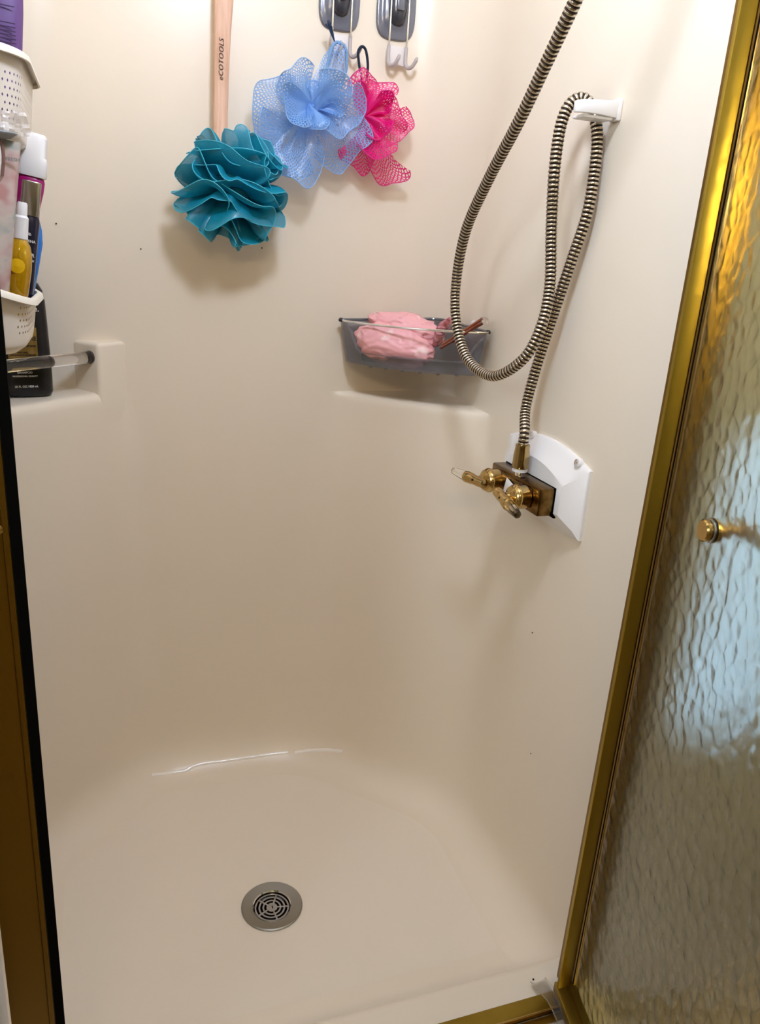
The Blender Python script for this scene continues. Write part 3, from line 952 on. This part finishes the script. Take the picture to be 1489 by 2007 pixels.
bp_ = empty('bath_puff', (0.344, 1.44, 1.24), 'pale blue mesh bath puff hanging from the grey hook', 'bath puff', 'mesh bath puffs on the hook')
OB = Vector((0.346, 1.435, 1.337))
bm = bmesh.new(); hp = []
for k, a in enumerate(((182, 52, .104, 0.0, 0.024, 0.8, 0.012), (226, 40, .122, 0.0, 0.010, 0.7, 0.010), (262, 24, .130, 0.004, 0.024, 0.6, 0.014), (318, 36, .118, 0.0, 0.012, 0.8, 0.012),
                       (140, 40, .074, 0.012, 0.040, 0.9, 0.014), (30, 46, .066, 0.008, 0.046, 0.9, 0.016), (340, 46, .086, 0.008, 0.040, 0.8, 0.016),
                       (205, 46, .060, 0.016, 0.052, 0.9, 0.012), (70, 30, .062, 0.014, 0.030, 0.8, 0.010), (285, 34, .050, 0.02, 0.056, 0.9, 0.012))):
    petal(bm, OB, *a, seed=50 + k, hem=hp)
obj('puff', bm, BLUE, bp_, angle=180)
hems(hp, HEMB, bp_)
bm = bmesh.new()      # the gathered strip that runs up to the hook
secs = []
for t, xc, zc, wd in ((0, 0.352, 1.345, 0.012), (.2, 0.365, 1.37, 0.020), (.45, 0.383, 1.40, 0.024), (.7, 0.391, 1.425, 0.020), (.9, 0.398, 1.442, 0.015), (1, 0.400, 1.449, 0.011)):
    secs.append([Vector((xc + wd * u, 1.447 - 0.004 * math.sin(7 * u + 4 * t) - 0.006 * (1 - u * u), zc + 0.003 * math.cos(5 * u))) for u in [-1 + k / 8 for k in range(17)]])
uvl = bm.loops.layers.uv.verify()
add_loft(bm, secs, False)
for f in bm.faces:
    for l in f.loops: l[uvl].uv = (l.vert.co.x, l.vert.co.z)
obj('gathered_strip', bm, BLUE, bp_, angle=180)
cord = catmull([(0.370, 1.445, 1.37), (0.377, 1.442, 1.41), (0.383, 1.440, 1.437), (0.391, 1.441, 1.447), (0.400, 1.442, 1.446), (0.409, 1.442, 1.438), (0.412, 1.446, 1.41), (0.404, 1.448, 1.38)], 0.002)
obj('cord', tube(cord, 0.0027, 8), BLUEC, bp_)
tas = bmesh.new()
for k in range(12):
    rg = random.Random(k)
    a = Vector((0.388, 1.440, 1.447)); bnd = Vector((0.380 + rg.uniform(-.003, .003), 1.437, 1.462)); c = Vector((0.373 + rg.uniform(-.006, .006), 1.436 + rg.uniform(-.004, .004), 1.474 + rg.uniform(-.004, .004)))
    add_tube(tas, catmull([a, bnd, c], 0.003), 0.0009, 5)
obj('cord_tassel', tas, NAVYC, bp_)

pp_ = empty('bath_puff', (0.446, 1.44, 1.24), 'hot pink mesh bath puff hanging beside the blue one', 'bath puff', 'mesh bath puffs on the hook')
OP = Vector((0.448, 1.446, 1.338))
bm = bmesh.new(); hp = []
for k, a in enumerate(((100, 26, .074, 0.0, 0.014, 0.8, 0.010), (335, 38, .092, 0.0, 0.018, 0.9, 0.012), (290, 24, .122, 0.0, 0.010, 0.8, 0.010), (262, 30, .090, 0.0, 0.012, 0.8, 0.010),
                       (15, 32, .078, 0.004, 0.026, 0.9, 0.012), (70, 30, .064, 0.008, 0.028, 0.9, 0.012), (288, 26, .088, 0.010, 0.034, 0.8, 0.012),
                       (45, 34, .050, 0.012, 0.038, 0.9, 0.012), (325, 34, .056, 0.012, 0.038, 0.9, 0.012), (125, 34, .048, 0.010, 0.028, 0.8, 0.008))):
    petal(bm, OP, *a, seed=90 + k, hem=hp)
obj('puff', bm, PINK, pp_, angle=180)
hems(hp, mat('pink_hem', '#e52c8a', 0.5, alpha=0.75), pp_)
cord = catmull([(0.440, 1.442, 1.395), (0.433, 1.440, 1.42), (0.430, 1.438, 1.438), (0.436, 1.437, 1.446), (0.4435, 1.438, 1.441), (0.449, 1.440, 1.42), (0.449, 1.442, 1.395)], 0.002)
obj('cord', tube(cord, 0.0024, 8), mat('dark_cord', '#16263a', 0.85, bump=(900, 0.8, 0.002)), pp_)

# ------------------------------------------------------------------ corner caddy with shower cap
cy = empty('corner_caddy', (0.56, 1.40, 0.90), 'smoky grey corner caddy with a chrome front rail', 'shower caddy')
Lp = Vector((0.428, 1.462, 0.983)); Kp = Vector((0.640, 1.462, 1.006)); Rp = Vector((0.650, 1.272, 0.990))


def caddy_outline(k):
    """closed plan loop at level k (0 bottom .. 1 rim)"""
    s = 0.915 + 0.085 * k
    cx, cy_ = 0.585, 1.41
    pts = []
    L_ = Vector((Lp.x, Lp.y)); K_ = Vector((Kp.x, Kp.y)); R_ = Vector((Rp.x, Rp.y))
    loop = []
    for i in range(17): loop.append(L_.lerp(K_ + Vector((-0.03, 0)), i / 16))
    for i in range(1, 6):
        a = PI / 2 * i / 6
        loop.append(Vector((K_.x - 0.03 + 0.03 * math.sin(a), K_.y - 0.03 + 0.03 * math.cos(a))))
    for i in range(1, 13): loop.append((K_ + Vector((0.0, -0.03))).lerp(R_, i / 12))
    F0 = R_ + Vector((-0.006, -0.012)); F1 = L_ + Vector((0.004, -0.022))
    n = 30
    mid = (F0 + F1) / 2 + Vector((-0.035, -0.040))
    for i in range(n + 1):
        t = i / n
        loop.append(F0 * (1 - t) ** 2 + mid * 2 * t * (1 - t) + F1 * t * t)
    for p in loop:
        q = Vector((cx, cy_)) + (p - Vector((cx, cy_))) * s
        pts.append(q)
    return pts, 17 + 5 + 12


def cz_at(p, k):
    tilt = 0.983 + (p.y - 1.46) * 0.02 + (p.x - 0.43) * 0.04 + max(0, p.y - 1.38) * 0.10
    return tilt * 0 + (0.985 + (p.x - 0.43) * 0.045 + (p.y - 1.46) * 0.03) - (1 - k) * 0.078


bm = bmesh.new()
secs = []
NB = caddy_outline(1)[1]
for k in (0.0, 0.03, 0.08, 0.16, 0.25, 0.32, 0.45, 0.6, 0.8, 1.0):
    pts, nb = caddy_outline(k)
    ring = []
    for i, p in enumerate(pts):
        kk = k
        if i >= nb:
            t = (i - nb) / (len(pts) - 1 - nb)
            e = min(t, 1 - t)
            top = 0.30 + 0.70 * max(0, 1 - e / 0.11) ** 0.8
            kk = min(k, top)
        ins = (0.03 - min(k, 0.03)) * 0.3
        ring.append(Vector((p.x, p.y, cz_at(p, kk))))
    secs.append(ring)
rings = add_loft(bm, secs, True)
bm.faces.new(rings[0][::-1])
bmesh.ops.remove_doubles(bm, verts=bm.verts, dist=0.0004)
bmesh.ops.recalc_face_normals(bm, faces=bm.faces)
bmesh.ops.solidify(bm, geom=bm.faces[:], thickness=0.0022)
obj('tray', bm, CADDYP, cy, angle=50)
pts, nb = caddy_outline(1.0)
rim = [Vector((p.x, p.y, cz_at(p, 1.0) + 0.001)) for p in pts]
obj('front_rail', tube(rim[nb - 1:] + [rim[0]], 0.0021, 8), CHROME, cy)
obj('back_rim', tube(rim[:nb], 0.0026, 8), mat('grey_rim', (0.10, 0.10, 0.11, 1), 0.2, coat=0.6), cy)
for p in (rim[0] + Vector((0, -0.004, 0)), rim[nb - 1] + Vector((-0.002, -0.004, 0))):
    obj('rail_socket', lathe([(0.0, -0.004), (0.0045, -0.003), (0.0055, 0.001), (0.003, 0.004), (0, 0.0045)], p, (0, 0, 1), 14), GREYD, cy)
b0 = caddy_outline(0.0)[0]
for i in range(nb + 4, len(b0) - 3, 4):
    obj('foot', lathe([(0.004, 0), (0.0035, 0.003), (0.0, 0.004)], Vector((b0[i].x, b0[i].y + 0.006, cz_at(b0[i], 0) + 0.0005)), (0, 0, -1), 12), CADDYP, cy)
for i in (7, 27):
    pcl = rim[i]
    obj('suction_lug', lathe([(0.009, 0), (0.007, 0.004), (0.004, 0.006)], pcl + (Vector((0, 0.016, 0.003)) if i < 17 else Vector((0.014, 0, 0.003))), (0, -1, 0) if i < 17 else (-1, 0, 0), 18), mat('clear_sucker', (0.9, 0.9, 0.9, 1), 0.1, alpha=0.4), cy)

# shower cap
CAPM = mat('pink_cap_fabric', '#f2b0b2', 0.45, vary=(24, '#fbdcd6', (1, 1, 1), 0.60, 0.68), coat=0.15)
sc = empty('shower_bonnet', (0.53, 1.38, 0.91), 'crumpled pink shower cap with white patches in the caddy', 'shower cap')


bm = bmesh.new()
rc = Matrix.Rotation(math.radians(-38), 3, 'Z') @ Matrix.Rotation(math.radians(8), 3, 'Y')
crumple(bm, Vector((0.512, 1.385, 0.949)), (0.074, 0.030, 0.036), 2, 0.15, 1.1, rc)
obj('pouch', bm, CAPM, sc, angle=70)
bm = bmesh.new()
crumple(bm, Vector((0.545, 1.400, 0.978)), (0.070, 0.036, 0.026), 7, 0.22, 1.6, rc)
obj('crown_folds', bm, CAPM, sc, angle=70)
bm = bmesh.new()
secs = []
NRF = 90
FC = Vector((0.588, 1.352, 0.985))
fx = Vector((0.75, -0.45, -0.45)).normalized(); fu = Vector((0.25, 0.2, 0.9)); fu = (fu - fx * fu.dot(fx)).normalized(); fv = fx.cross(fu)
for t in (0, 0.3, 0.6, 1.0):
    ring = []
    for i in range(NRF):
        a = 2 * PI * i / NRF
        rr = 0.013 + 0.016 * t + 0.0035 * t * math.sin(13 * a + 0.8 * math.sin(3 * a))
        ring.append(FC + fx * (0.014 * t - 0.004 + 0.006 * t * math.cos(13 * a)) + (fu * math.cos(a) + fv * math.sin(a)) * rr)
    secs.append(ring)
add_loft(bm, secs, True)
bmesh.ops.solidify(bm, geom=bm.faces[:], thickness=0.001)
obj('gathered_frill', bm, CAPM, sc, angle=180)
# brown razor, teal sponge
rz = empty('razor', (0.60, 1.30, 0.93), 'brown plastic razor handle leaning out of the caddy', 'razor')
p0 = at(862, 682, 'x', 0.57); p1 = at(945, 632, 'x', 0.632)
d = (p1 - p0)
obj('handle', tube([p0, p0 + d * 0.3 + Vector((0, 0, -0.001)), p0 + d * 0.7, p1], lambda i: (0.003, 0.0034, 0.0038, 0.0045)[i], 10), mat('brown_plastic', '#6e2d12', 0.25, coat=0.3), rz)
obj('back_bar', tube([p0 + Vector((0.004, 0, 0.006)), p1 + Vector((0.0, 0.0, 0.007))], 0.0026, 8), mat('brown_plastic2', '#8a4320', 0.3), rz)
obj('clear_head', box(p1 + d.normalized() * 0.003 + Vector((0, 0, 0.002)), (0.012, 0.016, 0.010), bevel=0.003), CLEARV, rz)
sp = tag(obj('sponge', box((0.487, 1.415, 0.921), (0.050, 0.026, 0.018), Matrix.Rotation(math.radians(-35), 3, 'Z'), 0.006, 3), mat('teal_sponge', '#2c8fa8', 0.9, bump=(300, 0.8, 0.004)), origin=(0.487, 1.415, 0.912)), 'teal sponge under the pink cap in the caddy', 'sponge')

# ------------------------------------------------------------------ white wall baskets at the left
BASKM = bpy.data.materials.new('perforated_cream_plastic'); BASKM.use_nodes = True
nt = BASKM.node_tree; L = nt.links.new
b = nt.nodes['Principled BSDF']
b.inputs['Base Color'].default_value = lin('#efe3d2'); b.inputs['Roughness'].default_value = 0.4
tc = nt.nodes.new('ShaderNodeTexCoord'); sx = nt.nodes.new('ShaderNodeSeparateXYZ')
L(tc.outputs['UV'], sx.inputs[0])


def mnode(op, a, bb=None):
    n = nt.nodes.new('ShaderNodeMath'); n.operation = op
    for i, q in enumerate((a, bb)):
        if q is None: continue
        if isinstance(q, (int, float)): n.inputs[i].default_value = q
        else: L(q, n.inputs[i])
    return n.outputs[0]


pu, pv = 0.0062, 0.0072
u = mnode('DIVIDE', sx.outputs[0], pu); vv_ = mnode('DIVIDE', sx.outputs[1], pv)
row = mnode('FLOOR', vv_)
u2 = mnode('ADD', u, mnode('MULTIPLY', mnode('MODULO', row, 2.0), 0.5))
du = mnode('MULTIPLY', mnode('ABSOLUTE', mnode('SUBTRACT', mnode('FRACT', u2), 0.5)), 1.35)
dv = mnode('ABSOLUTE', mnode('SUBTRACT', mnode('FRACT', vv_), 0.5))
hole = mnode('LESS_THAN', mnode('ADD', du, dv), 0.25)
band = mnode('MULTIPLY', mnode('GREATER_THAN', sx.outputs[1], 0.014), mnode('LESS_THAN', sx.outputs[1], 0.066))
band2 = mnode('MULTIPLY', mnode('GREATER_THAN', sx.outputs[0], 0.098), mnode('LESS_THAN', sx.outputs[0], 0.33))
hole = mnode('MULTIPLY', hole, mnode('MULTIPLY', band, band2))
L(mnode('SUBTRACT', 1.0, hole), b.inputs['Alpha'])


def basket(label, x1, y0, y1, z0, z1, dip, group):
    """tub against the left wall: rounded plan, tapering floor, rolled lip that dips towards the room"""
    x0 = XL + 0.003
    bk = empty('wall_basket', (x0 + 0.05, (y0 + y1) / 2, z0), label, 'basket', group)
    bm = bmesh.new()
    uvl = bm.loops.layers.uv.verify()
    N = 96

    def loop(k):
        s = 0.92 + 0.08 * min(1, k) ** 0.7
        cx, cyy = x0, (y0 + y1) / 2
        hx, hy = (x1 - x0) * s, (y1 - y0) / 2 * s
        r = 0.042
        out = []
        # from wall near end, round the room side, to wall far end
        per = [(0, -hy), (hx, -hy), (hx, hy), (0, hy)]
        pts = [Vector((cx, cyy - hy))]
        n1 = 20
        for i in range(1, n1): pts.append(Vector((cx + (hx - r) * i / n1, cyy - hy)))
        for i in range(0, 13):
            a = -PI / 2 + PI / 2 * i / 12
            pts.append(Vector((cx + hx - r + r * math.cos(a), cyy - hy + r + r * math.sin(a))))
        for i in range(1, 24): pts.append(Vector((cx + hx, cyy - hy + r + (2 * hy - 2 * r) * i / 24)))
        for i in range(0, 13):
            a = PI / 2 * i / 12
            pts.append(Vector((cx + hx - r + r * math.cos(a), cyy + hy - r + r * math.sin(a))))
        for i in range(1, n1 + 1): pts.append(Vector((cx + (hx - r) * (1 - i / n1), cyy + hy)))
        return pts

    ks = [0, 0.05, 0.12, 0.2, 0.3, 0.4, 0.5, 0.6, 0.7, 0.8, 0.9, 1.0]
    secs = []
    H = z1 - z0
    for k in ks:
        ring = []
        for p in loop(k):
            fx_ = max(0.0, (p.x - x0) / (x1 - x0))
            top = z1 - dip * fx_ ** 1.5
            ring.append(Vector((p.x, p.y, z0 + (top - z0) * k)))
        secs.append(ring)
    base = []
    for p in loop(0): base.append(Vector((x0 + (p.x - x0) * 0.88, (y0 + y1) / 2 + (p.y - (y0 + y1) / 2) * 0.88, z0 - 0.008)))
    secs = [base] + secs
    rings = add_loft(bm, secs, False)
    # arc-length UVs
    mid = loop(1.0); acc = [0]
    for a, c in zip(mid, mid[1:]): acc.append(acc[-1] + (c - a).length)
    idx = {}
    for r_ in rings:
        for i, v in enumerate(r_): idx[v] = i
    for f in bm.faces:
        for l in f.loops: l[uvl].uv = (acc[idx[l.vert]], l.vert.co.z - z0)
    bm.faces.new(rings[0][::-1])
    bm.faces.new([rings[-1][0], rings[1][0], rings[1][-1], rings[-1][-1]][::-1])
    obj('tub', bm, BASKM, bk, angle=60)
    lip = [v.copy() for v in secs[-1]]
    bm = bmesh.new()
    nrm = []
    for i, p in enumerate(lip):
        a = lip[max(0, i - 1)]; c = lip[min(len(lip) - 1, i + 1)]
        tng = (c - a).normalized(); nrm.append(Vector((tng.y, -tng.x, 0)).normalized())
    se = []
    for dx, dz in ((0, 0.0), (0.001, 0.0035), (0.004, 0.0042), (0.0075, 0.002), (0.0085, -0.004), (0.0065, -0.0045), (0.006, 0.0)):
        se.append([p + n_ * dx + Vector((0, 0, dz)) for p, n_ in zip(lip, nrm)])
    add_loft(bm, se, False)
    obj('lip', bm, CREAMP, bk, angle=50)
    return bk


GB = 'cream baskets on the left wall'
basket('cream perforated basket holding the purple tube', -0.074, 0.985, 1.215, 1.205, 1.292, 0.006, GB)
basket('cream perforated basket crowded with upright bottles', -0.084, 0.975, 1.165, 0.977, 1.060, 0.030, GB)


# ------------------------------------------------------------------ bottles
def place(bm, base, lean=0.0, yaw=0.0, pitch=0.0):
    mm = Matrix.Translation(Vector(base)) @ Matrix.Rotation(lean, 4, 'Y') @ Matrix.Rotation(pitch, 4, 'X') @ Matrix.Rotation(yaw, 4, 'Z')
    bmesh.ops.transform(bm, matrix=mm, verts=bm.verts)
    return bm, mm


def body_bm(sec, k=32, n=2.6):
    bm = bmesh.new()
    add_loft(bm, [superel(rx, ry, n if len(q) == 0 else q[0], z, k) for z, rx, ry, *q in sec], True, True, True)
    bmesh.ops.recalc_face_normals(bm, faces=bm.faces)
    return bm


# black shampoo bottle on the ledge
FACE = math.radians(12)
sb_base = Vector((-0.131, 1.410, 0.8460))
sb = empty('shampoo_bottle', sb_base, 'black shampoo bottle with gold label on the corner ledge', 'bottle')
bm = body_bm([(0, .034, .018), (0.002, .038, .021), (0.008, .0405, .0235), (0.05, .0405, .0238), (0.12, .0385, .0228), (0.155, .0372, .022), (0.172, .0345, .0205), (0.183, .0285, .0185), (0.189, .020, .016), (0.191, .014, .0135), (0.197, .013, .013)], 48, 3.0)
place(bm, sb_base, 0, FACE)
obj('body', bm, mat('black_gloss_plastic', (0.006, 0.006, 0.007, 1), 0.28), sb)
bm = body_bm([(0.197, .0145, .0145, 2), (0.199, .015, .015, 2), (0.226, .0145, .0145, 2), (0.229, .012, .012, 2)], 28)
place(bm, sb_base, 0, FACE)
obj('cap', bm, GREYD, sb)
MB_ = Matrix.Translation(sb_base) @ Matrix.Rotation(FACE, 4, 'Z')
bx, bz = (MB_.to_3x3() @ Vector((1, 0, 0))), Vector((0, 0, 1))


def on_face(u, zz, out=0.0247): return MB_ @ Vector((u, -out, zz))


GOLD = mat('gold_label', (0.50, 0.35, 0.13, 1), 0.34, 0.85, vary=(60, (0.30, 0.20, 0.06, 1), (1, 1, 0.04)))
gl = obj('gold_label', box(on_face(-0.0045, 0.088, 0.0238), (0.045, 0.0010, 0.052), Matrix.Rotation(FACE, 3, 'Z'), 0.0003), GOLD, sb, angle=30)
WINK = mat('white_ink', '#e8e6e2', 0.6); BINK = mat('black_ink', '#090603', 0.6); RINK = mat('copper_ink', '#a8603c', 0.5, 0.3)
for txt, size, u, z, mt, par in (('TRESemm\u00e9.', 0.0125, -0.006, 0.140, WINK, sb), ('PRO COLLECTION', 0.0042, -0.004, 0.134, RINK, sb), ('RICH', 0.006, -0.0045, 0.1035, BINK, gl), ('MOISTURE', 0.0092, -0.0045, 0.0935, BINK, gl),
                             ('HYALURONIC INFUSION', 0.0036, -0.0045, 0.0835, BINK, gl), ('RESTORES,', 0.0034, -0.0045, 0.0730, BINK, gl), ('REPLENISHES & NOURISHES', 0.0031, -0.0045, 0.0690, BINK, gl),
                             ('SHAMPOO', 0.0048, -0.004, 0.040, WINK, sb), ('PROFESSIONAL QUALITY', 0.0034, -0.004, 0.0345, WINK, sb), ('28 FL OZ / 828 mL', 0.0046, -0.003, 0.017, WINK, sb)):
    obj('lettering', text_bm(txt, size, on_face(u, z, 0.0246), bx, bz, 'CENTER', 0.00012), mt, par, smooth=False)

# purple tube in the upper basket
ptb = at(22, 60, 'y', 1.10); ptb.z = 1.205
pt = empty('purple_tube', ptb, 'purple squeeze tube standing in the upper cream basket', 'tube')
pl_base = Vector((-0.1125, 1.10, 1.206))
bm = body_bm([(0, .017, .015, 2.2), (0.004, .018, .016, 2.2), (0.07, .029, .018, 2.2), (0.14, .0335, .012, 2.4), (0.19, .035, .004, 3)], 36)
place(bm, pl_base, math.radians(2), 0.1)
obj('body', bm, mat('purple_plastic', '#5d3f78', 0.38, vary=(30, '#6d4a80', (1, 1, 0.3))), pt)
for k, zz in enumerate((0.142, 0.1245, 0.1205, 0.1165, 0.1125, 0.1085, 0.1045)):
    yy = 1.10 - (0.0178 if zz < 0.13 else 0.0145)
    obj('printed_line', box((pl_base.x + 0.006 + 0.002, yy + 0.0005, pl_base.z + zz), (0.044, 0.0006, 0.0012), Matrix.Rotation(math.radians(2), 3, 'Y') @ Matrix.Rotation(0.1, 3, 'Z')), mat('dark_purple_ink', '#38204a', 0.5), pt, smooth=False)

BASEZ = 0.980
# tall magenta-to-blue bottle with white flip cap (furthest back)
def colour_ramp_mat(name, stops, z0, z1, rough=0.25, alpha=1.0):
    mt = bpy.data.materials.new(name); mt.use_nodes = True
    nt = mt.node_tree
    b = nt.nodes['Principled BSDF']; b.inputs['Roughness'].default_value = rough; b.inputs['Alpha'].default_value = alpha
    g = nt.nodes.new('ShaderNodeTexCoord'); s = nt.nodes.new('ShaderNodeSeparateXYZ')
    nt.links.new(g.outputs['Object'], s.inputs[0])
    r = nt.nodes.new('ShaderNodeMapRange'); r.inputs['From Min'].default_value = z0; r.inputs['From Max'].default_value = z1
    nt.links.new(s.outputs[2], r.inputs['Value'])
    c = nt.nodes.new('ShaderNodeValToRGB')
    while len(c.color_ramp.elements) < len(stops): c.color_ramp.elements.new(0.5)
    for e, (p, h) in zip(c.color_ramp.elements, stops): e.position = p; e.color = lin(h)
    nt.links.new(r.outputs[0], c.inputs[0]); nt.links.new(c.outputs[0], b.inputs['Base Color'])
    return mt


LEAN = math.radians(9)
mb_base = Vector((-0.112, 1.13, BASEZ))
mb = empty('body_wash_bottle', mb_base, 'magenta and blue bottle with white flip cap in the lower basket', 'bottle')
bm = body_bm([(0, .0105, .010), (0.004, .012, .011), (0.03, .0140, .012), (0.06, .0172, .013), (0.09, .0195, .0135), (0.118, .0212, .014), (0.134, .0190, .0135), (0.148, .0145, .012), (0.160, .0142, .012), (0.180, .0168, .0128), (0.191, .0172, .0128), (0.195, .0160, .012), (0.197, .012, .010)], 36, 2.4)
place(bm, mb_base, LEAN)
obj('body', bm, colour_ramp_mat('magenta_blue', [(0.0, '#1c5f9c'), (0.62, '#1676cf'), (0.70, '#3d7bc4'), (0.76, '#b25a92'), (0.86, '#a3086a'), (1.0, '#9c0566')], 0.0, 0.197), mb)
bm = body_bm([(0.196, .0178, .0135, 3), (0.198, .0188, .014, 3), (0.214, .0184, .014, 3), (0.219, .0168, .0135, 3), (0.2195, .0162, .0135, 3), (0.242, .0156, .012, 3), (0.246, .0130, .010, 3)], 36)
place(bm, mb_base, LEAN)
obj('flip_cap', bm, WHITEP, mb, angle=30)

# navy bottle with silver cap
nb_base = Vector((-0.1045, 1.075, BASEZ))
nb_ = empty('hair_care_bottle', nb_base, 'navy blue bottle with silver cap in the lower basket', 'bottle')
LE2 = math.radians(8.8)
bm = body_bm([(0, .0105, .009, 4), (0.003, .0118, .0102, 4), (0.141, .0122, .0105, 4), (0.147, .0110, .0095, 3.5), (0.149, .008, .007, 3)], 36)
place(bm, nb_base, LE2)
obj('body', bm, mat('navy_plastic', '#0a0d28', 0.3), nb_)
bm = body_bm([(0.148, .0102, .0095, 3.5), (0.149, .0106, .0098, 3.5), (0.186, .0104, .0096, 3.5), (0.187, .0098, .0090, 3.5)], 36)
place(bm, nb_base, LE2)
obj('silver_cap', bm, mat('brushed_silver', (0.62, 0.61, 0.57, 1), 0.3, 1.0, vary=(90, (0.35, 0.34, 0.30, 1), (1, 1, 0.02))), nb_, angle=30)
MN = Matrix.Translation(nb_base) @ Matrix.Rotation(LE2, 4, 'Y')
nx_, nz_ = MN.to_3x3() @ Vector((1, 0, 0)), MN.to_3x3() @ Vector((0, 0, 1))
for txt, size, u, z in (('ALTERNA', 0.0042, 0.001, 0.1175), ('CAVIAR', 0.0058, 0.000, 0.101), ('ANTI-AGING', 0.0032, 0.001, 0.0955)):
    obj('lettering', text_bm(txt, size, MN @ Vector((u, -0.0107, z)), nx_, nz_, 'CENTER', 0.0001), WINK, nb_, smooth=False)
bm = bmesh.new()
for k in range(5):
    a = math.radians(90 + (k - 2) * 38)
    p = MN @ Vector((0.002 + 0.0016 * math.cos(a), -0.0107, 0.1255 + 0.0020 * math.sin(a)))
    add_box(bm, p, (0.0026, 0.0004, 0.0009), (Matrix.Rotation(LE2, 3, 'Y') @ Matrix.Rotation(-a, 3, 'Y')))
obj('emblem', bm, WINK, nb_, smooth=False)

# yellow bottle with white pump cap
yb_base = Vector((-0.107, 1.032, BASEZ + 0.001))
yb = empty('yellow_bottle', yb_base, 'translucent yellow bottle with white spray cap in the lower basket', 'bottle')
LE3 = math.radians(8)
bm = body_bm([(0, .010, .009, 2), (0.003, .0118, .0105, 2), (0.03, .0125, .011, 2), (0.055, .0130, .0115, 2), (0.085, .0148, .0125, 2), (0.102, .0142, .0120, 2), (0.113, .0115, .0105, 2), (0.119, .0078, .0075, 2), (0.122, .0062, .0062, 2)], 32)
place(bm, yb_base, LE3)
ybody = obj('body', bm, mat('yellow_liquid', '#d9a408', 0.12, trans=0.25, coat=0.6, vary=(40, '#b98305', (1, 1, 1))), yb)
for z, rx, off in ((0.088, 0.0085, 0.0), (0.058, 0.005, -0.007)):
    p = yb_base + Vector((off + z * 0.14, -0.0118 if z > 0.08 else -0.0092, z))
    obj('printed_dot', lathe([(rx, 0), (rx * 0.96, 0.0008), (0.0, 0.0016)], p, (0.1, -1, 0.0), 24), mat('amber_dot', '#e8b512', 0.15, coat=0.6), ybody)
bm = body_bm([(0.119, .0078, .0078, 2), (0.120, .0084, .0084, 2), (0.143, .0078, .0078, 2), (0.145, .0064, .0064, 2), (0.1455, .0060, .0060, 2), (0.158, .0056, .0056, 2), (0.160, .0045, .0045, 2)], 28)
place(bm, yb_base, LE3)
obj('spray_cap', bm, WHITEP, yb, angle=30)

# clear printed pouch nearest the viewer
cp_base = Vector((-0.140, 1.003, BASEZ + 0.003))
cp = empty('clear_pouch', cp_base, 'clear plastic pouch with pink print in front of the yellow bottle', 'pouch')
PM = bpy.data.materials.new('printed_clear_film'); PM.use_nodes = True
nt = PM.node_tree; b = nt.nodes['Principled BSDF']
b.inputs['Roughness'].default_value = 0.25; b.inputs['Alpha'].default_value = 0.72
tcn = nt.nodes.new('ShaderNodeTexCoord')
nz1 = nt.nodes.new('ShaderNodeTexNoise'); nz1.inputs['Scale'].default_value = 34
nt.links.new(tcn.outputs['Object'], nz1.inputs['Vector'])
cr = nt.nodes.new('ShaderNodeValToRGB')
el = cr.color_ramp.elements
el[0].position = 0.36; el[0].color = lin('#a9b5b0'); el[1].position = 0.66; el[1].color = lin('#c98f8c')
e = el.new(0.46); e.color = lin('#d9cbbf'); e = el.new(0.54); e.color = lin('#d8bdb6')
nt.links.new(nz1.outputs['Fac'], cr.inputs[0]); nt.links.new(cr.outputs[0], b.inputs['Base Color'])
bm = body_bm([(0, .024, .010, 3), (0.004, .0265, .012, 3), (0.08, .0285, .013, 3), (0.16, .0295, .012, 3), (0.212, .030, .009, 3), (0.222, .030, .005, 3)], 36)
place(bm, cp_base, math.radians(8))
obj('pouch', bm, PM, cp)
obj('lid', lathe([(0.0, -0.006), (0.016, -0.004), (0.022, 0.0), (0.0225, 0.0015), (0.021, 0.003), (0.0, 0.0035)], cp_base + Vector((0.036, -0.010, 0.222)), (0, 0, 1), 28, sx=1.0, sy=0.6), mat('grey_lid', '#8d8e8c', 0.25), cp)
for k, (dx, c_) in enumerate(((0.0, '#a3746d'), (0.005, '#efe3da'), (0.0085, '#7c5b50'))):
    obj('strip', tube(catmull([cp_base + Vector((0.032 + dx, -0.0125, 0.180)), cp_base + Vector((0.035 + dx, -0.0128, 0.199)), cp_base + Vector((0.034 + dx, -0.0115, 0.218))], 0.003), 0.0016, 8), mat('strip_%d' % k, c_, 0.4), cp)
obj('faint_print', text_bm('FRESH', 0.0052, cp_base + Vector((0.052, -0.0122, 0.196)), (1, 0, 0), (0, 0, 1), 'CENTER', 0.0002), mat('grey_ink', '#8b8682', 0.6), cp, smooth=False)
bm = bmesh.new()
secs = []
for j in range(12):
    t = j / 11
    ring = []
    for i in range(25):
        uu = -1 + i / 12
        x = cp_base.x + 0.040 + 0.033 * uu * (1 - 0.15 * t)
        z = cp_base.z + 0.222 + 0.024 * t
        y = cp_base.y - 0.004 + 0.010 * noise.noise(Vector((uu * 2.2, t * 3, 1.3))) + 0.006 * noise.noise(Vector((uu * 6, t * 7, 4)))
        ring.append(Vector((x, y, z)))
    secs.append(ring)
add_loft(bm, secs, False)
obj('crumpled_film', bm, mat('clear_film', (0.92, 0.86, 0.83, 1), 0.08, alpha=0.45, coat=1.0), cp, angle=25)
obj('red_band', box(cp_base + Vector((0.022, -0.012, 0.2335)), (0.036, 0.002, 0.014), Matrix.Rotation(0.12, 3, 'Y'), 0.0006), mat('red_film', '#8a1526', 0.2, coat=0.6), cp, angle=30)
